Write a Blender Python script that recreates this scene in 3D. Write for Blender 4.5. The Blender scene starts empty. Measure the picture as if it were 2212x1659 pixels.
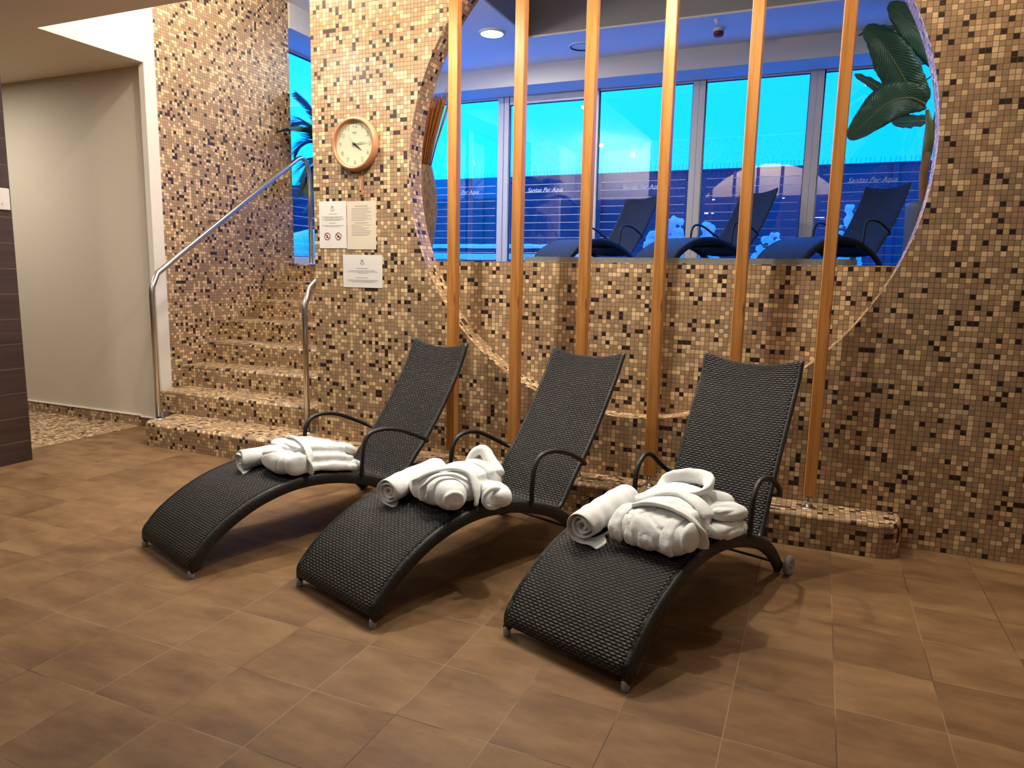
import bpy, bmesh, math, random
from mathutils import Vector, Matrix, noise
random.seed(7)
PI = math.pi
T = 0.025                      # mosaic tile pitch
C = bpy.context.scene.collection
SC = bpy.context.scene

# ------------------------------------------------------------------ materials
def newmat(name):
    m = bpy.data.materials.new(name); m.use_nodes = True
    nt = m.node_tree; nt.nodes.clear()
    out = nt.nodes.new('ShaderNodeOutputMaterial')
    b = nt.nodes.new('ShaderNodeBsdfPrincipled')
    nt.links.new(b.outputs[0], out.inputs[0])
    return m, nt, b
def N(nt, t, **kw):
    n = nt.nodes.new(t)
    for k, v in kw.items(): setattr(n, k, v)
    return n
def math_(nt, op, a, b=None, c=None):
    n = N(nt, 'ShaderNodeMath', operation=op)
    for i, v in enumerate((a, b, c)):
        if v is None: continue
        if isinstance(v, (int, float)): n.inputs[i].default_value = v
        else: nt.links.new(v, n.inputs[i])
    return n.outputs[0]
def plain(name, col, rough=.5, metal=0, noise_amt=.06, scale=8, bump=0, spec=.5):
    m, nt, b = newmat(name)
    tc = N(nt, 'ShaderNodeTexCoord')
    nz = N(nt, 'ShaderNodeTexNoise'); nz.inputs['Scale'].default_value = scale; nz.inputs['Detail'].default_value = 4
    nt.links.new(tc.outputs['Object'], nz.inputs['Vector'])
    mr = N(nt, 'ShaderNodeMapRange')
    mr.inputs['To Min'].default_value = 1-noise_amt; mr.inputs['To Max'].default_value = 1+noise_amt
    nt.links.new(nz.outputs['Fac'], mr.inputs['Value'])
    vm = N(nt, 'ShaderNodeVectorMath', operation='SCALE'); vm.inputs[0].default_value = col[:3]
    nt.links.new(mr.outputs[0], vm.inputs['Scale']); nt.links.new(vm.outputs[0], b.inputs['Base Color'])
    b.inputs['Roughness'].default_value = rough; b.inputs['Metallic'].default_value = metal
    b.inputs['Specular IOR Level'].default_value = spec
    if bump:
        bp = N(nt, 'ShaderNodeBump'); bp.inputs['Strength'].default_value = bump; bp.inputs['Distance'].default_value = .004
        nt.links.new(nz.outputs['Fac'], bp.inputs['Height']); nt.links.new(bp.outputs[0], b.inputs['Normal'])
    return m
def ramp(nt, fac, stops, interp='CONSTANT'):
    r = N(nt, 'ShaderNodeValToRGB'); cr = r.color_ramp; cr.interpolation = interp
    while len(cr.elements) < len(stops): cr.elements.new(.5)
    for e, (p, c) in zip(cr.elements, stops): e.position = p; e.color = (*c, 1)
    nt.links.new(fac, r.inputs[0]); return r.outputs[0]
def mosaic():
    m, nt, b = newmat('mosaic')
    uv = N(nt, 'ShaderNodeUVMap', uv_map='UV')
    fl = N(nt, 'ShaderNodeVectorMath', operation='FLOOR'); nt.links.new(uv.outputs[0], fl.inputs[0])
    fr = N(nt, 'ShaderNodeVectorMath', operation='FRACTION'); nt.links.new(uv.outputs[0], fr.inputs[0])
    wn = N(nt, 'ShaderNodeTexWhiteNoise', noise_dimensions='2D'); nt.links.new(fl.outputs[0], wn.inputs['Vector'])
    cream = (.68, .49, .272); cream2 = (.59, .42, .235); tan = (.35, .222, .117); taupe = (.30, .205, .120)
    pink = (.38, .22, .128); olive = (.345, .236, .114); dark = (.022, .009, .005)
    col = ramp(nt, wn.outputs['Value'], [(0, dark), (.088, cream), (.25, cream2), (.37, tan), (.60, taupe), (.76, olive), (.88, pink)])
    ad = N(nt, 'ShaderNodeVectorMath', operation='ADD'); ad.inputs[1].default_value = (37.3, 11.7, 0)
    nt.links.new(fl.outputs[0], ad.inputs[0])
    wn2 = N(nt, 'ShaderNodeTexWhiteNoise', noise_dimensions='2D'); nt.links.new(ad.outputs[0], wn2.inputs['Vector'])
    mr = N(nt, 'ShaderNodeMapRange'); mr.inputs['To Min'].default_value = .86; mr.inputs['To Max'].default_value = 1.14
    nt.links.new(wn2.outputs['Value'], mr.inputs['Value'])
    sc = N(nt, 'ShaderNodeVectorMath', operation='SCALE'); nt.links.new(col, sc.inputs[0]); nt.links.new(mr.outputs[0], sc.inputs['Scale'])
    sx = N(nt, 'ShaderNodeSeparateXYZ'); nt.links.new(fr.outputs[0], sx.inputs[0])
    dx = math_(nt, 'ABSOLUTE', math_(nt, 'SUBTRACT', sx.outputs[0], .5))
    dy = math_(nt, 'ABSOLUTE', math_(nt, 'SUBTRACT', sx.outputs[1], .5))
    mx = math_(nt, 'MAXIMUM', dx, dy)
    mask = N(nt, 'ShaderNodeMapRange'); mask.inputs['From Min'].default_value = .44; mask.inputs['From Max'].default_value = .465
    nt.links.new(mx, mask.inputs['Value'])
    mix = N(nt, 'ShaderNodeMix', data_type='RGBA'); nt.links.new(mask.outputs[0], mix.inputs[0])
    nt.links.new(sc.outputs[0], mix.inputs[6]); mix.inputs[7].default_value = (.105, .060, .034, 1)
    nt.links.new(mix.outputs[2], b.inputs['Base Color'])
    rg = N(nt, 'ShaderNodeMapRange'); rg.inputs['To Min'].default_value = .42; rg.inputs['To Max'].default_value = .85
    nt.links.new(mask.outputs[0], rg.inputs['Value']); nt.links.new(rg.outputs[0], b.inputs['Roughness'])
    inv = math_(nt, 'SUBTRACT', 1, mask.outputs[0])
    hh = math_(nt, 'ADD', inv, math_(nt, 'MULTIPLY', wn2.outputs['Value'], .35))
    bp = N(nt, 'ShaderNodeBump'); bp.inputs['Strength'].default_value = .5; bp.inputs['Distance'].default_value = .0015
    nt.links.new(hh, bp.inputs['Height']); nt.links.new(bp.outputs[0], b.inputs['Normal'])
    return m
def tilefloor():
    m, nt, b = newmat('floor_tiles')
    uv = N(nt, 'ShaderNodeUVMap', uv_map='UV')
    sc0 = N(nt, 'ShaderNodeVectorMath', operation='SUBTRACT'); sc0.inputs[1].default_value = (.543/T, -1.9566/T, 0)
    nt.links.new(uv.outputs[0], sc0.inputs[0])
    s1 = N(nt, 'ShaderNodeVectorMath', operation='SCALE'); s1.inputs['Scale'].default_value = T/.3059
    nt.links.new(sc0.outputs[0], s1.inputs[0])
    fl = N(nt, 'ShaderNodeVectorMath', operation='FLOOR'); nt.links.new(s1.outputs[0], fl.inputs[0])
    fr = N(nt, 'ShaderNodeVectorMath', operation='FRACTION'); nt.links.new(s1.outputs[0], fr.inputs[0])
    wn = N(nt, 'ShaderNodeTexWhiteNoise', noise_dimensions='2D'); nt.links.new(fl.outputs[0], wn.inputs['Vector'])
    off = N(nt, 'ShaderNodeVectorMath', operation='MULTIPLY_ADD'); off.inputs[1].default_value = (13, 7, 5)
    nt.links.new(wn.outputs['Color'], off.inputs[0]); nt.links.new(s1.outputs[0], off.inputs[2])
    st = N(nt, 'ShaderNodeMapping'); st.inputs['Scale'].default_value = (.8, 2.0, 1); nt.links.new(off.outputs[0], st.inputs[0])
    n1 = N(nt, 'ShaderNodeTexNoise'); n1.inputs['Scale'].default_value = 1.3; n1.inputs['Detail'].default_value = 7; n1.inputs['Roughness'].default_value = .6
    nt.links.new(st.outputs[0], n1.inputs['Vector'])
    n2 = N(nt, 'ShaderNodeTexNoise'); n2.inputs['Scale'].default_value = 90; n2.inputs['Detail'].default_value = 2
    nt.links.new(s1.outputs[0], n2.inputs['Vector'])
    a = math_(nt, 'ADD', n1.outputs['Fac'], math_(nt, 'MULTIPLY', math_(nt, 'SUBTRACT', n2.outputs['Fac'], .5), .22))
    a = math_(nt, 'ADD', a, math_(nt, 'MULTIPLY', math_(nt, 'SUBTRACT', wn.outputs['Value'], .5), .14))
    col = ramp(nt, a, [(.30, (.108, .054, .0215)), (.5, (.168, .091, .039)), (.70, (.220, .130, .060))], 'LINEAR')
    sx = N(nt, 'ShaderNodeSeparateXYZ'); nt.links.new(fr.outputs[0], sx.inputs[0])
    dx = math_(nt, 'ABSOLUTE', math_(nt, 'SUBTRACT', sx.outputs[0], .5)); dy = math_(nt, 'ABSOLUTE', math_(nt, 'SUBTRACT', sx.outputs[1], .5))
    mask = N(nt, 'ShaderNodeMapRange'); mask.inputs['From Min'].default_value = .4930; mask.inputs['From Max'].default_value = .4965
    nt.links.new(math_(nt, 'MAXIMUM', dx, dy), mask.inputs['Value'])
    nz3 = N(nt, 'ShaderNodeTexNoise'); nz3.inputs['Scale'].default_value = .7; nt.links.new(s1.outputs[0], nz3.inputs['Vector'])
    gcol = ramp(nt, nz3.outputs['Fac'], [(.42, (.06, .034, .02)), (.55, (.24, .165, .10))], 'LINEAR')
    mix = N(nt, 'ShaderNodeMix', data_type='RGBA'); nt.links.new(mask.outputs[0], mix.inputs[0])
    nt.links.new(col, mix.inputs[6]); nt.links.new(gcol, mix.inputs[7])
    nt.links.new(mix.outputs[2], b.inputs['Base Color'])
    rr = N(nt, 'ShaderNodeMapRange'); rr.inputs['To Min'].default_value = .5; rr.inputs['To Max'].default_value = .68; b.inputs['Specular IOR Level'].default_value = .3
    nt.links.new(n1.outputs['Fac'], rr.inputs['Value']); nt.links.new(rr.outputs[0], b.inputs['Roughness'])
    bp = N(nt, 'ShaderNodeBump'); bp.inputs['Strength'].default_value = .25; bp.inputs['Distance'].default_value = .002
    nt.links.new(math_(nt, 'SUBTRACT', a, math_(nt, 'MULTIPLY', mask.outputs[0], .8)), bp.inputs['Height'])
    nt.links.new(bp.outputs[0], b.inputs['Normal'])
    return m
def wicker():
    m, nt, b = newmat('wicker')
    uv = N(nt, 'ShaderNodeUVMap', uv_map='UV')
    sx = N(nt, 'ShaderNodeSeparateXYZ'); nt.links.new(uv.outputs[0], sx.inputs[0])
    v = math_(nt, 'DIVIDE', sx.outputs[1], .0110)
    row = math_(nt, 'FLOOR', v); odd = math_(nt, 'MULTIPLY', math_(nt, 'MODULO', math_(nt, 'ABSOLUTE', row), 2), .5)
    u = math_(nt, 'ADD', math_(nt, 'DIVIDE', sx.outputs[0], .025), odd)
    hx = math_(nt, 'ABSOLUTE', math_(nt, 'SINE', math_(nt, 'MULTIPLY', u, PI)))
    hx = math_(nt, 'POWER', hx, .8)
    hv = math_(nt, 'ABSOLUTE', math_(nt, 'SINE', math_(nt, 'MULTIPLY', v, PI)))
    hv = math_(nt, 'POWER', hv, .6)
    h = math_(nt, 'MULTIPLY', hx, hv)
    tc = N(nt, 'ShaderNodeTexNoise'); tc.inputs['Scale'].default_value = 60; nt.links.new(uv.outputs[0], tc.inputs['Vector'])
    h2 = math_(nt, 'ADD', h, math_(nt, 'MULTIPLY', tc.outputs['Fac'], .1))
    col = ramp(nt, h, [(.35, (.001, .001, .001)), (.8, (.017, .0155, .0155))], 'LINEAR')
    nt.links.new(col, b.inputs['Base Color'])
    b.inputs['Roughness'].default_value = .5; b.inputs['Specular IOR Level'].default_value = .4
    bp = N(nt, 'ShaderNodeBump'); bp.inputs['Strength'].default_value = 1; bp.inputs['Distance'].default_value = .0045
    nt.links.new(h2, bp.inputs['Height']); nt.links.new(bp.outputs[0], b.inputs['Normal'])
    return m
def wood():
    m, nt, b = newmat('post_wood')
    tc = N(nt, 'ShaderNodeTexCoord')
    mp = N(nt, 'ShaderNodeMapping'); mp.inputs['Scale'].default_value = (45, 45, 2.2); nt.links.new(tc.outputs['Object'], mp.inputs[0])
    nz = N(nt, 'ShaderNodeTexNoise'); nz.inputs['Scale'].default_value = 1; nz.inputs['Detail'].default_value = 5; nz.inputs['Distortion'].default_value = .6
    nt.links.new(mp.outputs[0], nz.inputs['Vector'])
    mp2 = N(nt, 'ShaderNodeMapping'); mp2.inputs['Scale'].default_value = (14, 14, 2.3); nt.links.new(tc.outputs['Object'], mp2.inputs[0])
    vo = N(nt, 'ShaderNodeTexVoronoi'); vo.inputs['Scale'].default_value = 1; nt.links.new(mp2.outputs[0], vo.inputs['Vector'])
    kn = N(nt, 'ShaderNodeMapRange'); kn.inputs['From Min'].default_value = .03; kn.inputs['From Max'].default_value = .12
    nt.links.new(vo.outputs['Distance'], kn.inputs['Value'])
    col = ramp(nt, nz.outputs['Fac'], [(.3, (.36, .135, .032)), (.5, (.50, .208, .050)), (.7, (.57, .26, .068))], 'LINEAR')
    mix = N(nt, 'ShaderNodeMix', data_type='RGBA'); nt.links.new(kn.outputs[0], mix.inputs[0])
    mix.inputs[6].default_value = (.22, .08, .03, 1); nt.links.new(col, mix.inputs[7])
    nt.links.new(mix.outputs[2], b.inputs['Base Color']); b.inputs['Roughness'].default_value = .38
    return m
def brownplank():
    m, nt, b = newmat('brown_plank_tiles')
    tc = N(nt, 'ShaderNodeTexCoord')
    sx = N(nt, 'ShaderNodeSeparateXYZ'); nt.links.new(tc.outputs['Object'], sx.inputs[0])
    v = math_(nt, 'DIVIDE', math_(nt, 'ADD', sx.outputs[2], .0235), .1655)
    d = math_(nt, 'ABSOLUTE', math_(nt, 'SUBTRACT', math_(nt, 'FRACT', v), .5))
    mask = math_(nt, 'GREATER_THAN', d, .489)
    mp = N(nt, 'ShaderNodeMapping'); mp.inputs['Scale'].default_value = (2, 2, 30); nt.links.new(tc.outputs['Object'], mp.inputs[0])
    nz = N(nt, 'ShaderNodeTexNoise'); nz.inputs['Scale'].default_value = 1; nz.inputs['Detail'].default_value = 4; nt.links.new(mp.outputs[0], nz.inputs['Vector'])
    col = ramp(nt, nz.outputs['Fac'], [(.3, (.030, .016, .012)), (.7, (.050, .028, .020))], 'LINEAR')
    mix = N(nt, 'ShaderNodeMix', data_type='RGBA'); nt.links.new(mask, mix.inputs[0]); nt.links.new(col, mix.inputs[6])
    mix.inputs[7].default_value = (.16, .11, .085, 1); nt.links.new(mix.outputs[2], b.inputs['Base Color'])
    b.inputs['Roughness'].default_value = .45
    return m
def glassmat():
    m = bpy.data.materials.new('window_glass'); m.use_nodes = True; nt = m.node_tree; nt.nodes.clear()
    out = N(nt, 'ShaderNodeOutputMaterial'); tr = N(nt, 'ShaderNodeBsdfTransparent'); gl = N(nt, 'ShaderNodeBsdfGlossy')
    gl.inputs['Roughness'].default_value = 0; tr.inputs[0].default_value = (.93, .96, .98, 1)
    lw = N(nt, 'ShaderNodeFresnel'); lw.inputs[0].default_value = 1.75
    mx = N(nt, 'ShaderNodeMixShader'); nt.links.new(math_(nt, 'MULTIPLY_ADD', lw.outputs[0], 1.0, .07), mx.inputs[0])
    nt.links.new(tr.outputs[0], mx.inputs[1]); nt.links.new(gl.outputs[0], mx.inputs[2]); nt.links.new(mx.outputs[0], out.inputs[0])
    return m
def emit(name, col, s):
    m = bpy.data.materials.new(name); m.use_nodes = True; nt = m.node_tree; nt.nodes.clear()
    out = N(nt, 'ShaderNodeOutputMaterial'); e = N(nt, 'ShaderNodeEmission'); e.inputs[0].default_value = (*col, 1); e.inputs[1].default_value = s
    nt.links.new(e.outputs[0], out.inputs[0]); return m
def terry():
    m, nt, b = newmat('white_terry')
    tc = N(nt, 'ShaderNodeTexCoord')
    nz = N(nt, 'ShaderNodeTexNoise'); nz.inputs['Scale'].default_value = 260; nz.inputs['Detail'].default_value = 3
    nt.links.new(tc.outputs['Object'], nz.inputs['Vector'])
    n2 = N(nt, 'ShaderNodeTexNoise'); n2.inputs['Scale'].default_value = 28; nt.links.new(tc.outputs['Object'], n2.inputs['Vector'])
    b.inputs['Base Color'].default_value = (.77, .79, .79, 1); b.inputs['Roughness'].default_value = .95
    b.inputs['Specular IOR Level'].default_value = .15
    b.inputs['Sheen Weight'].default_value = .25
    h = math_(nt, 'ADD', math_(nt, 'MULTIPLY', nz.outputs['Fac'], .35), n2.outputs['Fac'])
    bp = N(nt, 'ShaderNodeBump'); bp.inputs['Strength'].default_value = .5; bp.inputs['Distance'].default_value = .005
    nt.links.new(h, bp.inputs['Height']); nt.links.new(bp.outputs[0], b.inputs['Normal'])
    return m
def leafmat():
    m, nt, b = newmat('leaf_green')
    uv = N(nt, 'ShaderNodeUVMap', uv_map='UV'); sx = N(nt, 'ShaderNodeSeparateXYZ'); nt.links.new(uv.outputs[0], sx.inputs[0])
    w = math_(nt, 'SINE', math_(nt, 'ADD', math_(nt, 'MULTIPLY', sx.outputs[1], 170), math_(nt, 'MULTIPLY', math_(nt, 'ABSOLUTE', sx.outputs[0]), 40)))
    col = ramp(nt, math_(nt, 'MULTIPLY_ADD', w, .25, .5), [(.2, (.08, .22, .13)), (.8, (.13, .30, .17))], 'LINEAR')
    nt.links.new(col, b.inputs['Base Color']); b.inputs['Roughness'].default_value = .4
    bp = N(nt, 'ShaderNodeBump'); bp.inputs['Strength'].default_value = .35; bp.inputs['Distance'].default_value = .004
    nt.links.new(w, bp.inputs['Height']); nt.links.new(bp.outputs[0], b.inputs['Normal'])
    tl = N(nt, 'ShaderNodeBsdfTranslucent'); nt.links.new(col, tl.inputs[0]); ms = N(nt, 'ShaderNodeMixShader'); ms.inputs[0].default_value = .35
    o_ = [n for n in nt.nodes if n.type == 'OUTPUT_MATERIAL'][0]
    nt.links.new(b.outputs[0], ms.inputs[1]); nt.links.new(tl.outputs[0], ms.inputs[2]); nt.links.new(ms.outputs[0], o_.inputs[0])
    return m
def vasemat():
    m, nt, b = newmat('vase_stone')
    tc = N(nt, 'ShaderNodeTexCoord'); mp = N(nt, 'ShaderNodeMapping'); mp.inputs['Scale'].default_value = (60, 60, 22); nt.links.new(tc.outputs['Object'], mp.inputs[0])
    nz = N(nt, 'ShaderNodeTexNoise'); nz.inputs['Scale'].default_value = 1; nz.inputs['Detail'].default_value = 4; nt.links.new(mp.outputs[0], nz.inputs['Vector'])
    col = ramp(nt, nz.outputs['Fac'], [(.3, (.30, .23, .16)), (.65, (.66, .53, .38))], 'LINEAR'); nt.links.new(col, b.inputs['Base Color'])
    b.inputs['Roughness'].default_value = .75
    bp = N(nt, 'ShaderNodeBump'); bp.inputs['Strength'].default_value = .6; bp.inputs['Distance'].default_value = .004
    nt.links.new(nz.outputs['Fac'], bp.inputs['Height']); nt.links.new(bp.outputs[0], b.inputs['Normal'])
    return m

M = dict(
    mosaic=mosaic(), floor=tilefloor(), wicker=wicker(), wood=wood(), brown=brownplank(), glass=glassmat(), terry=terry(), leaf=leafmat(), vase=vasemat(),
    beige=plain('beige_paint', (.60, .525, .42), .8, noise_amt=.03, scale=2),
    white=plain('white_paint', (.70, .65, .58), .8, noise_amt=.02, scale=2),
    ceil=plain('ceiling_paint', (.80, .70, .57), .85, noise_amt=.03, scale=1.5),
    ceil2=plain('upper_ceiling_paint', (.84, .84, .84), .8, noise_amt=.02, scale=1.5),
    fascia=plain('fascia_paint', (.62, .60, .57), .8, noise_amt=.02, scale=2),
    bulk=plain('bulkhead_paint', (.34, .33, .33), .8, noise_amt=.03, scale=2),
    frame=plain('white_window_frame', (.66, .64, .62), .4, noise_amt=.02, scale=3),
    steel=plain('brushed_steel', (.62, .60, .57), .26, metal=1, noise_amt=.06, scale=60),
    black=plain('black_wrapped_tube', (.012, .010, .009), .45, noise_amt=.25, scale=120, bump=.6),
    rail=plain('black_wrapped_rail', (.010, .009, .009), .55, noise_amt=.3, scale=90, bump=.8),
    greyplastic=plain('grey_plastic', (.27, .29, .30), .5, noise_amt=.05),
    stone=plain('dark_stone', (.10, .10, .10), .3, noise_amt=.25, scale=25),
    kerb=plain('grey_kerb_stone', (.16, .17, .17), .32, noise_amt=.35, scale=40),
    paper=plain('paper', (.70, .66, .62), .8, noise_amt=.02, scale=4),
    paper2=plain('cream_laminate', (.66, .57, .45), .5, noise_amt=.02, scale=4),
    ink=plain('grey_ink', (.30, .27, .26), .9, noise_amt=.05),
    inkd=plain('dark_ink', (.04, .035, .035), .9, noise_amt=.05),
    red=plain('red_ink', (.26, .035, .03), .8, noise_amt=.05),
    bezel=plain('clock_wood', (.40, .18, .085), .33, noise_amt=.12, scale=14),
    bezelrim=plain('clock_inner_rim', (.62, .40, .24), .35, noise_amt=.05),
    dial=plain('clock_dial', (.55, .52, .36), .6, noise_amt=.03),
    num=plain('clock_numerals', (.30, .33, .25), .6, noise_amt=.03),
    hand=plain('clock_hand', (.02, .018, .015), .4),
    handg=plain('minute_hand_grey', (.18, .18, .14), .4),
    sign=plain('white_sign', (.66, .60, .55), .5, noise_amt=.02),
    snow=plain('snow', (.86, .88, .9), .8, noise_amt=.08, scale=14, bump=.8),
    fence=plain('dark_fence_boards', (.035, .036, .065), .7, noise_amt=.2, scale=5),
    film=plain('frosted_film', (.75, .78, .82), .7, noise_amt=.02),
    black2=plain('dark_rubber', (.012, .012, .014), .6),
    redp=plain('red_plastic', (.16, .010, .012), .4),
    reed=plain('dried_reed', (.72, .32, .10), .7, noise_amt=.4, scale=50),
    plume=plain('reed_plume', (.33, .22, .17), .9, noise_amt=.3, scale=50),
    trunk=plain('banana_trunk', (.36, .17, .06), .7, noise_amt=.45, scale=18, bump=.8),
    stem=plain('green_stem', (.26, .31, .09), .5, noise_amt=.2, scale=20),
    pot=plain('grey_pot', (.13, .14, .14), .45, noise_amt=.1),
    soil=plain('soil', (.03, .02, .015), .9),
    rimtrim=plain('white_trim', (.78, .72, .64), .6, noise_amt=.02),
    lampglass=emit('lamp_glow', (1, .97, .9), 40),
    palm=plain('palm_green', (.025, .085, .045), .5, noise_amt=.3, scale=20),
)

# ------------------------------------------------------------------ mesh helpers
class MB:
    def __init__(s): s.v = []; s.f = []; s.uv = []; s.sm = []; s.mi = []; s.cur = 0
    def face(s, pts, uvs=None, smooth=False):
        i = len(s.v); s.v += [tuple(p) for p in pts]; s.f.append(tuple(range(i, i+len(pts))))
        if uvs is None:
            a, b, c = Vector(pts[0]), Vector(pts[1]), Vector(pts[2]); n = (b-a).cross(c-a)
            ax = max(range(3), key=lambda k: abs(n[k]))
            uvs = [((p[1], p[2]), (p[0], p[2]), (p[0], p[1]))[ax] for p in pts]
            uvs = [(u/T, v/T) for u, v in uvs]
        s.uv.append(uvs); s.sm.append(smooth); s.mi.append(s.cur)
    def box(s, a, b):
        (x0, y0, z0), (x1, y1, z1) = a, b
        P = lambda i, j, k: ((x0, x1)[i], (y0, y1)[j], (z0, z1)[k])
        for q in (((0,0,0),(0,1,0),(1,1,0),(1,0,0)), ((0,0,1),(1,0,1),(1,1,1),(0,1,1)), ((0,0,0),(1,0,0),(1,0,1),(0,0,1)),
                  ((1,1,0),(0,1,0),(0,1,1),(1,1,1)), ((0,1,0),(0,0,0),(0,0,1),(0,1,1)), ((1,0,0),(1,1,0),(1,1,1),(1,0,1))):
            s.face([P(*i) for i in q])
        return s
    def grid(s, pts, uvs=None, smooth=True, closed_u=False):
        # pts[i][j]; i along, j across
        n = len(pts); m = len(pts[0])
        for i in range(n-1):
            for j in range(m if closed_u else m-1):
                k = (j+1) % m
                q = [pts[i][j], pts[i][k], pts[i+1][k], pts[i+1][j]]
                uv = None
                if uvs: uv = [uvs[i][j], uvs[i][j+1] if closed_u else uvs[i][k], uvs[i+1][j+1] if closed_u else uvs[i+1][k], uvs[i+1][j]]
                s.face(q, uv, smooth)
        return s
    def tube(s, path, r, n=10, caps=True, rads=None, flat=None):
        path = [Vector(p) for p in path]; rings = []; uvs = []; L = 0
        up = None
        for i, p in enumerate(path):
            t = (path[min(i+1, len(path)-1)]-path[max(i-1, 0)]).normalized()
            if up is None:
                up = Vector((0, 0, 1)) if abs(t.z) < .9 else Vector((1, 0, 0))
            a = t.cross(up)
            if a.length < 1e-5: a = t.cross(Vector((0, 1, 0)))
            a.normalize(); b = a.cross(t).normalized(); up = b
            rr = rads[i] if rads else r; fb = flat if flat else 1
            if i: L += (path[i]-path[i-1]).length
            rings.append([p+a*math.cos(k*2*PI/n)*rr+b*math.sin(k*2*PI/n)*rr*fb for k in range(n)])
            uvs.append([(k*2*PI/n*rr, L) for k in range(n+1)])
        s.grid(rings, uvs, True, True)
        if caps: s.face(list(reversed(rings[0])), [(0, 0)]*n); s.face(rings[-1], [(0, 0)]*n)
        return s
    def lathe(s, prof, c=(0, 0, 0), n=32, axis='z', caps=False):
        rings = []
        for r, h in prof:
            ring = []
            for k in range(n):
                a = k*2*PI/n; x, y = r*math.cos(a), r*math.sin(a)
                ring.append({'z': (c[0]+x, c[1]+y, c[2]+h), 'y': (c[0]+x, c[1]-h, c[2]+y), 'x': (c[0]+h, c[1]+x, c[2]+y)}[axis])
            rings.append(ring)
        s.grid(rings, None, True, True)
        if caps: s.face(list(reversed(rings[0]))); s.face(rings[-1])
        return s
    def prism(s, outline, z0, z1):          # plan outline (x,y) ccw
        n = len(outline)
        s.face([(x, y, z1) for x, y in outline]); s.face([(x, y, z0) for x, y in reversed(outline)])
        for i in range(n):
            (x0, y0), (x1, y1) = outline[i], outline[(i+1) % n]
            s.face([(x0, y0, z0), (x1, y1, z0), (x1, y1, z1), (x0, y0, z1)])
        return s
    def mesh(s, name, mats, merge=True, flip=True):
        me = bpy.data.meshes.new(name); me.from_pydata(s.v, [], s.f)
        uvl = me.uv_layers.new(name='UV'); k = 0
        for fi, u in enumerate(s.uv):
            for q in u: uvl.data[k].uv = q; k += 1
        for p, sm, mi in zip(me.polygons, s.sm, s.mi): p.use_smooth = sm; p.material_index = mi
        for m in (mats if isinstance(mats, (list, tuple)) else [mats]): me.materials.append(m)
        if merge:
            bm = bmesh.new(); bm.from_mesh(me); bmesh.ops.remove_doubles(bm, verts=bm.verts, dist=1e-5)
            bmesh.ops.recalc_face_normals(bm, faces=bm.faces)
            bm.to_mesh(me); bm.free()
        return me
    def build(s, name, mats, parent=None, merge=True):
        o = bpy.data.objects.new(name, s.mesh(name, mats, merge)); C.objects.link(o)
        if parent: o.parent = parent
        return o
def tag(o, label=None, cat=None, group=None, kind=None):
    if label: o['label'] = label
    if cat: o['category'] = cat
    if group: o['group'] = group
    if kind: o['kind'] = kind
    return o
def empty(name, loc=(0, 0, 0), rz=0):
    o = bpy.data.objects.new(name, None); C.objects.link(o); o.location = loc; o.rotation_euler = (0, 0, rz); o.empty_display_size = .1
    return o
def struct(name, mb, mat, parent=None, label=None):
    o = mb.build(name, mat, parent)
    if not parent: o['kind'] = 'structure'
    if label: o['label'] = label
    return o
def box(a, b): return MB().box(a, b)
def bevel(o, w, seg=2):
    m = o.modifiers.new('bevel', 'BEVEL'); m.width = w; m.segments = seg; m.limit_method = 'ANGLE'; return o
def catmull(pts, n=8):
    P = [Vector(p) for p in pts]; out = []
    for i in range(len(P)-1):
        p0 = P[max(i-1, 0)]; p1 = P[i]; p2 = P[i+1]; p3 = P[min(i+2, len(P)-1)]
        for k in range(n):
            t = k/n
            out.append(.5*((2*p1)+(-p0+p2)*t+(2*p0-5*p1+4*p2-p3)*t*t+(-p0+3*p1-3*p2+p3)*t**3))
    out.append(P[-1]); return out
def textmesh(name, txt, size, mat, parent=None, shear=0, depth=.0006, align='CENTER'):
    cu = bpy.data.curves.new(name, 'FONT'); cu.body = txt; cu.size = size; cu.shear = shear; cu.extrude = depth
    cu.align_x = align; cu.align_y = 'CENTER'
    tmp = bpy.data.objects.new('tmp', cu); C.objects.link(tmp)
    dg = bpy.context.evaluated_depsgraph_get(); dg.update()
    me = bpy.data.meshes.new_from_object(tmp.evaluated_get(dg)); bpy.data.objects.remove(tmp)
    me.name = name; me.materials.clear(); me.materials.append(mat)
    o = bpy.data.objects.new(name, me); C.objects.link(o)
    if parent: o.parent = parent
    return o

# ------------------------------------------------------------------ SETTING
XL = -1.745; ZU = 1.40; ZC = 2.88; ZV = 3.86; YW = 5.0; XS = -2.2
# lower floor
fl = MB(); fl.face([(-2.05, -7, 0), (6, -7, 0), (6, 0, 0), (-2.05, 0, 0)]); fl.face([(-2.05, 0, 0), (0, 0, 0), (0, .3, 0), (-2.05, .3, 0)])
struct('floor', fl, M['floor'])
f2 = MB(); f2.face([(-6, -7, 0), (-2.05, -7, 0), (-2.05, .3, 0), (-6, .3, 0)]); struct('floor_corridor', f2, M['mosaic'])
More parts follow.
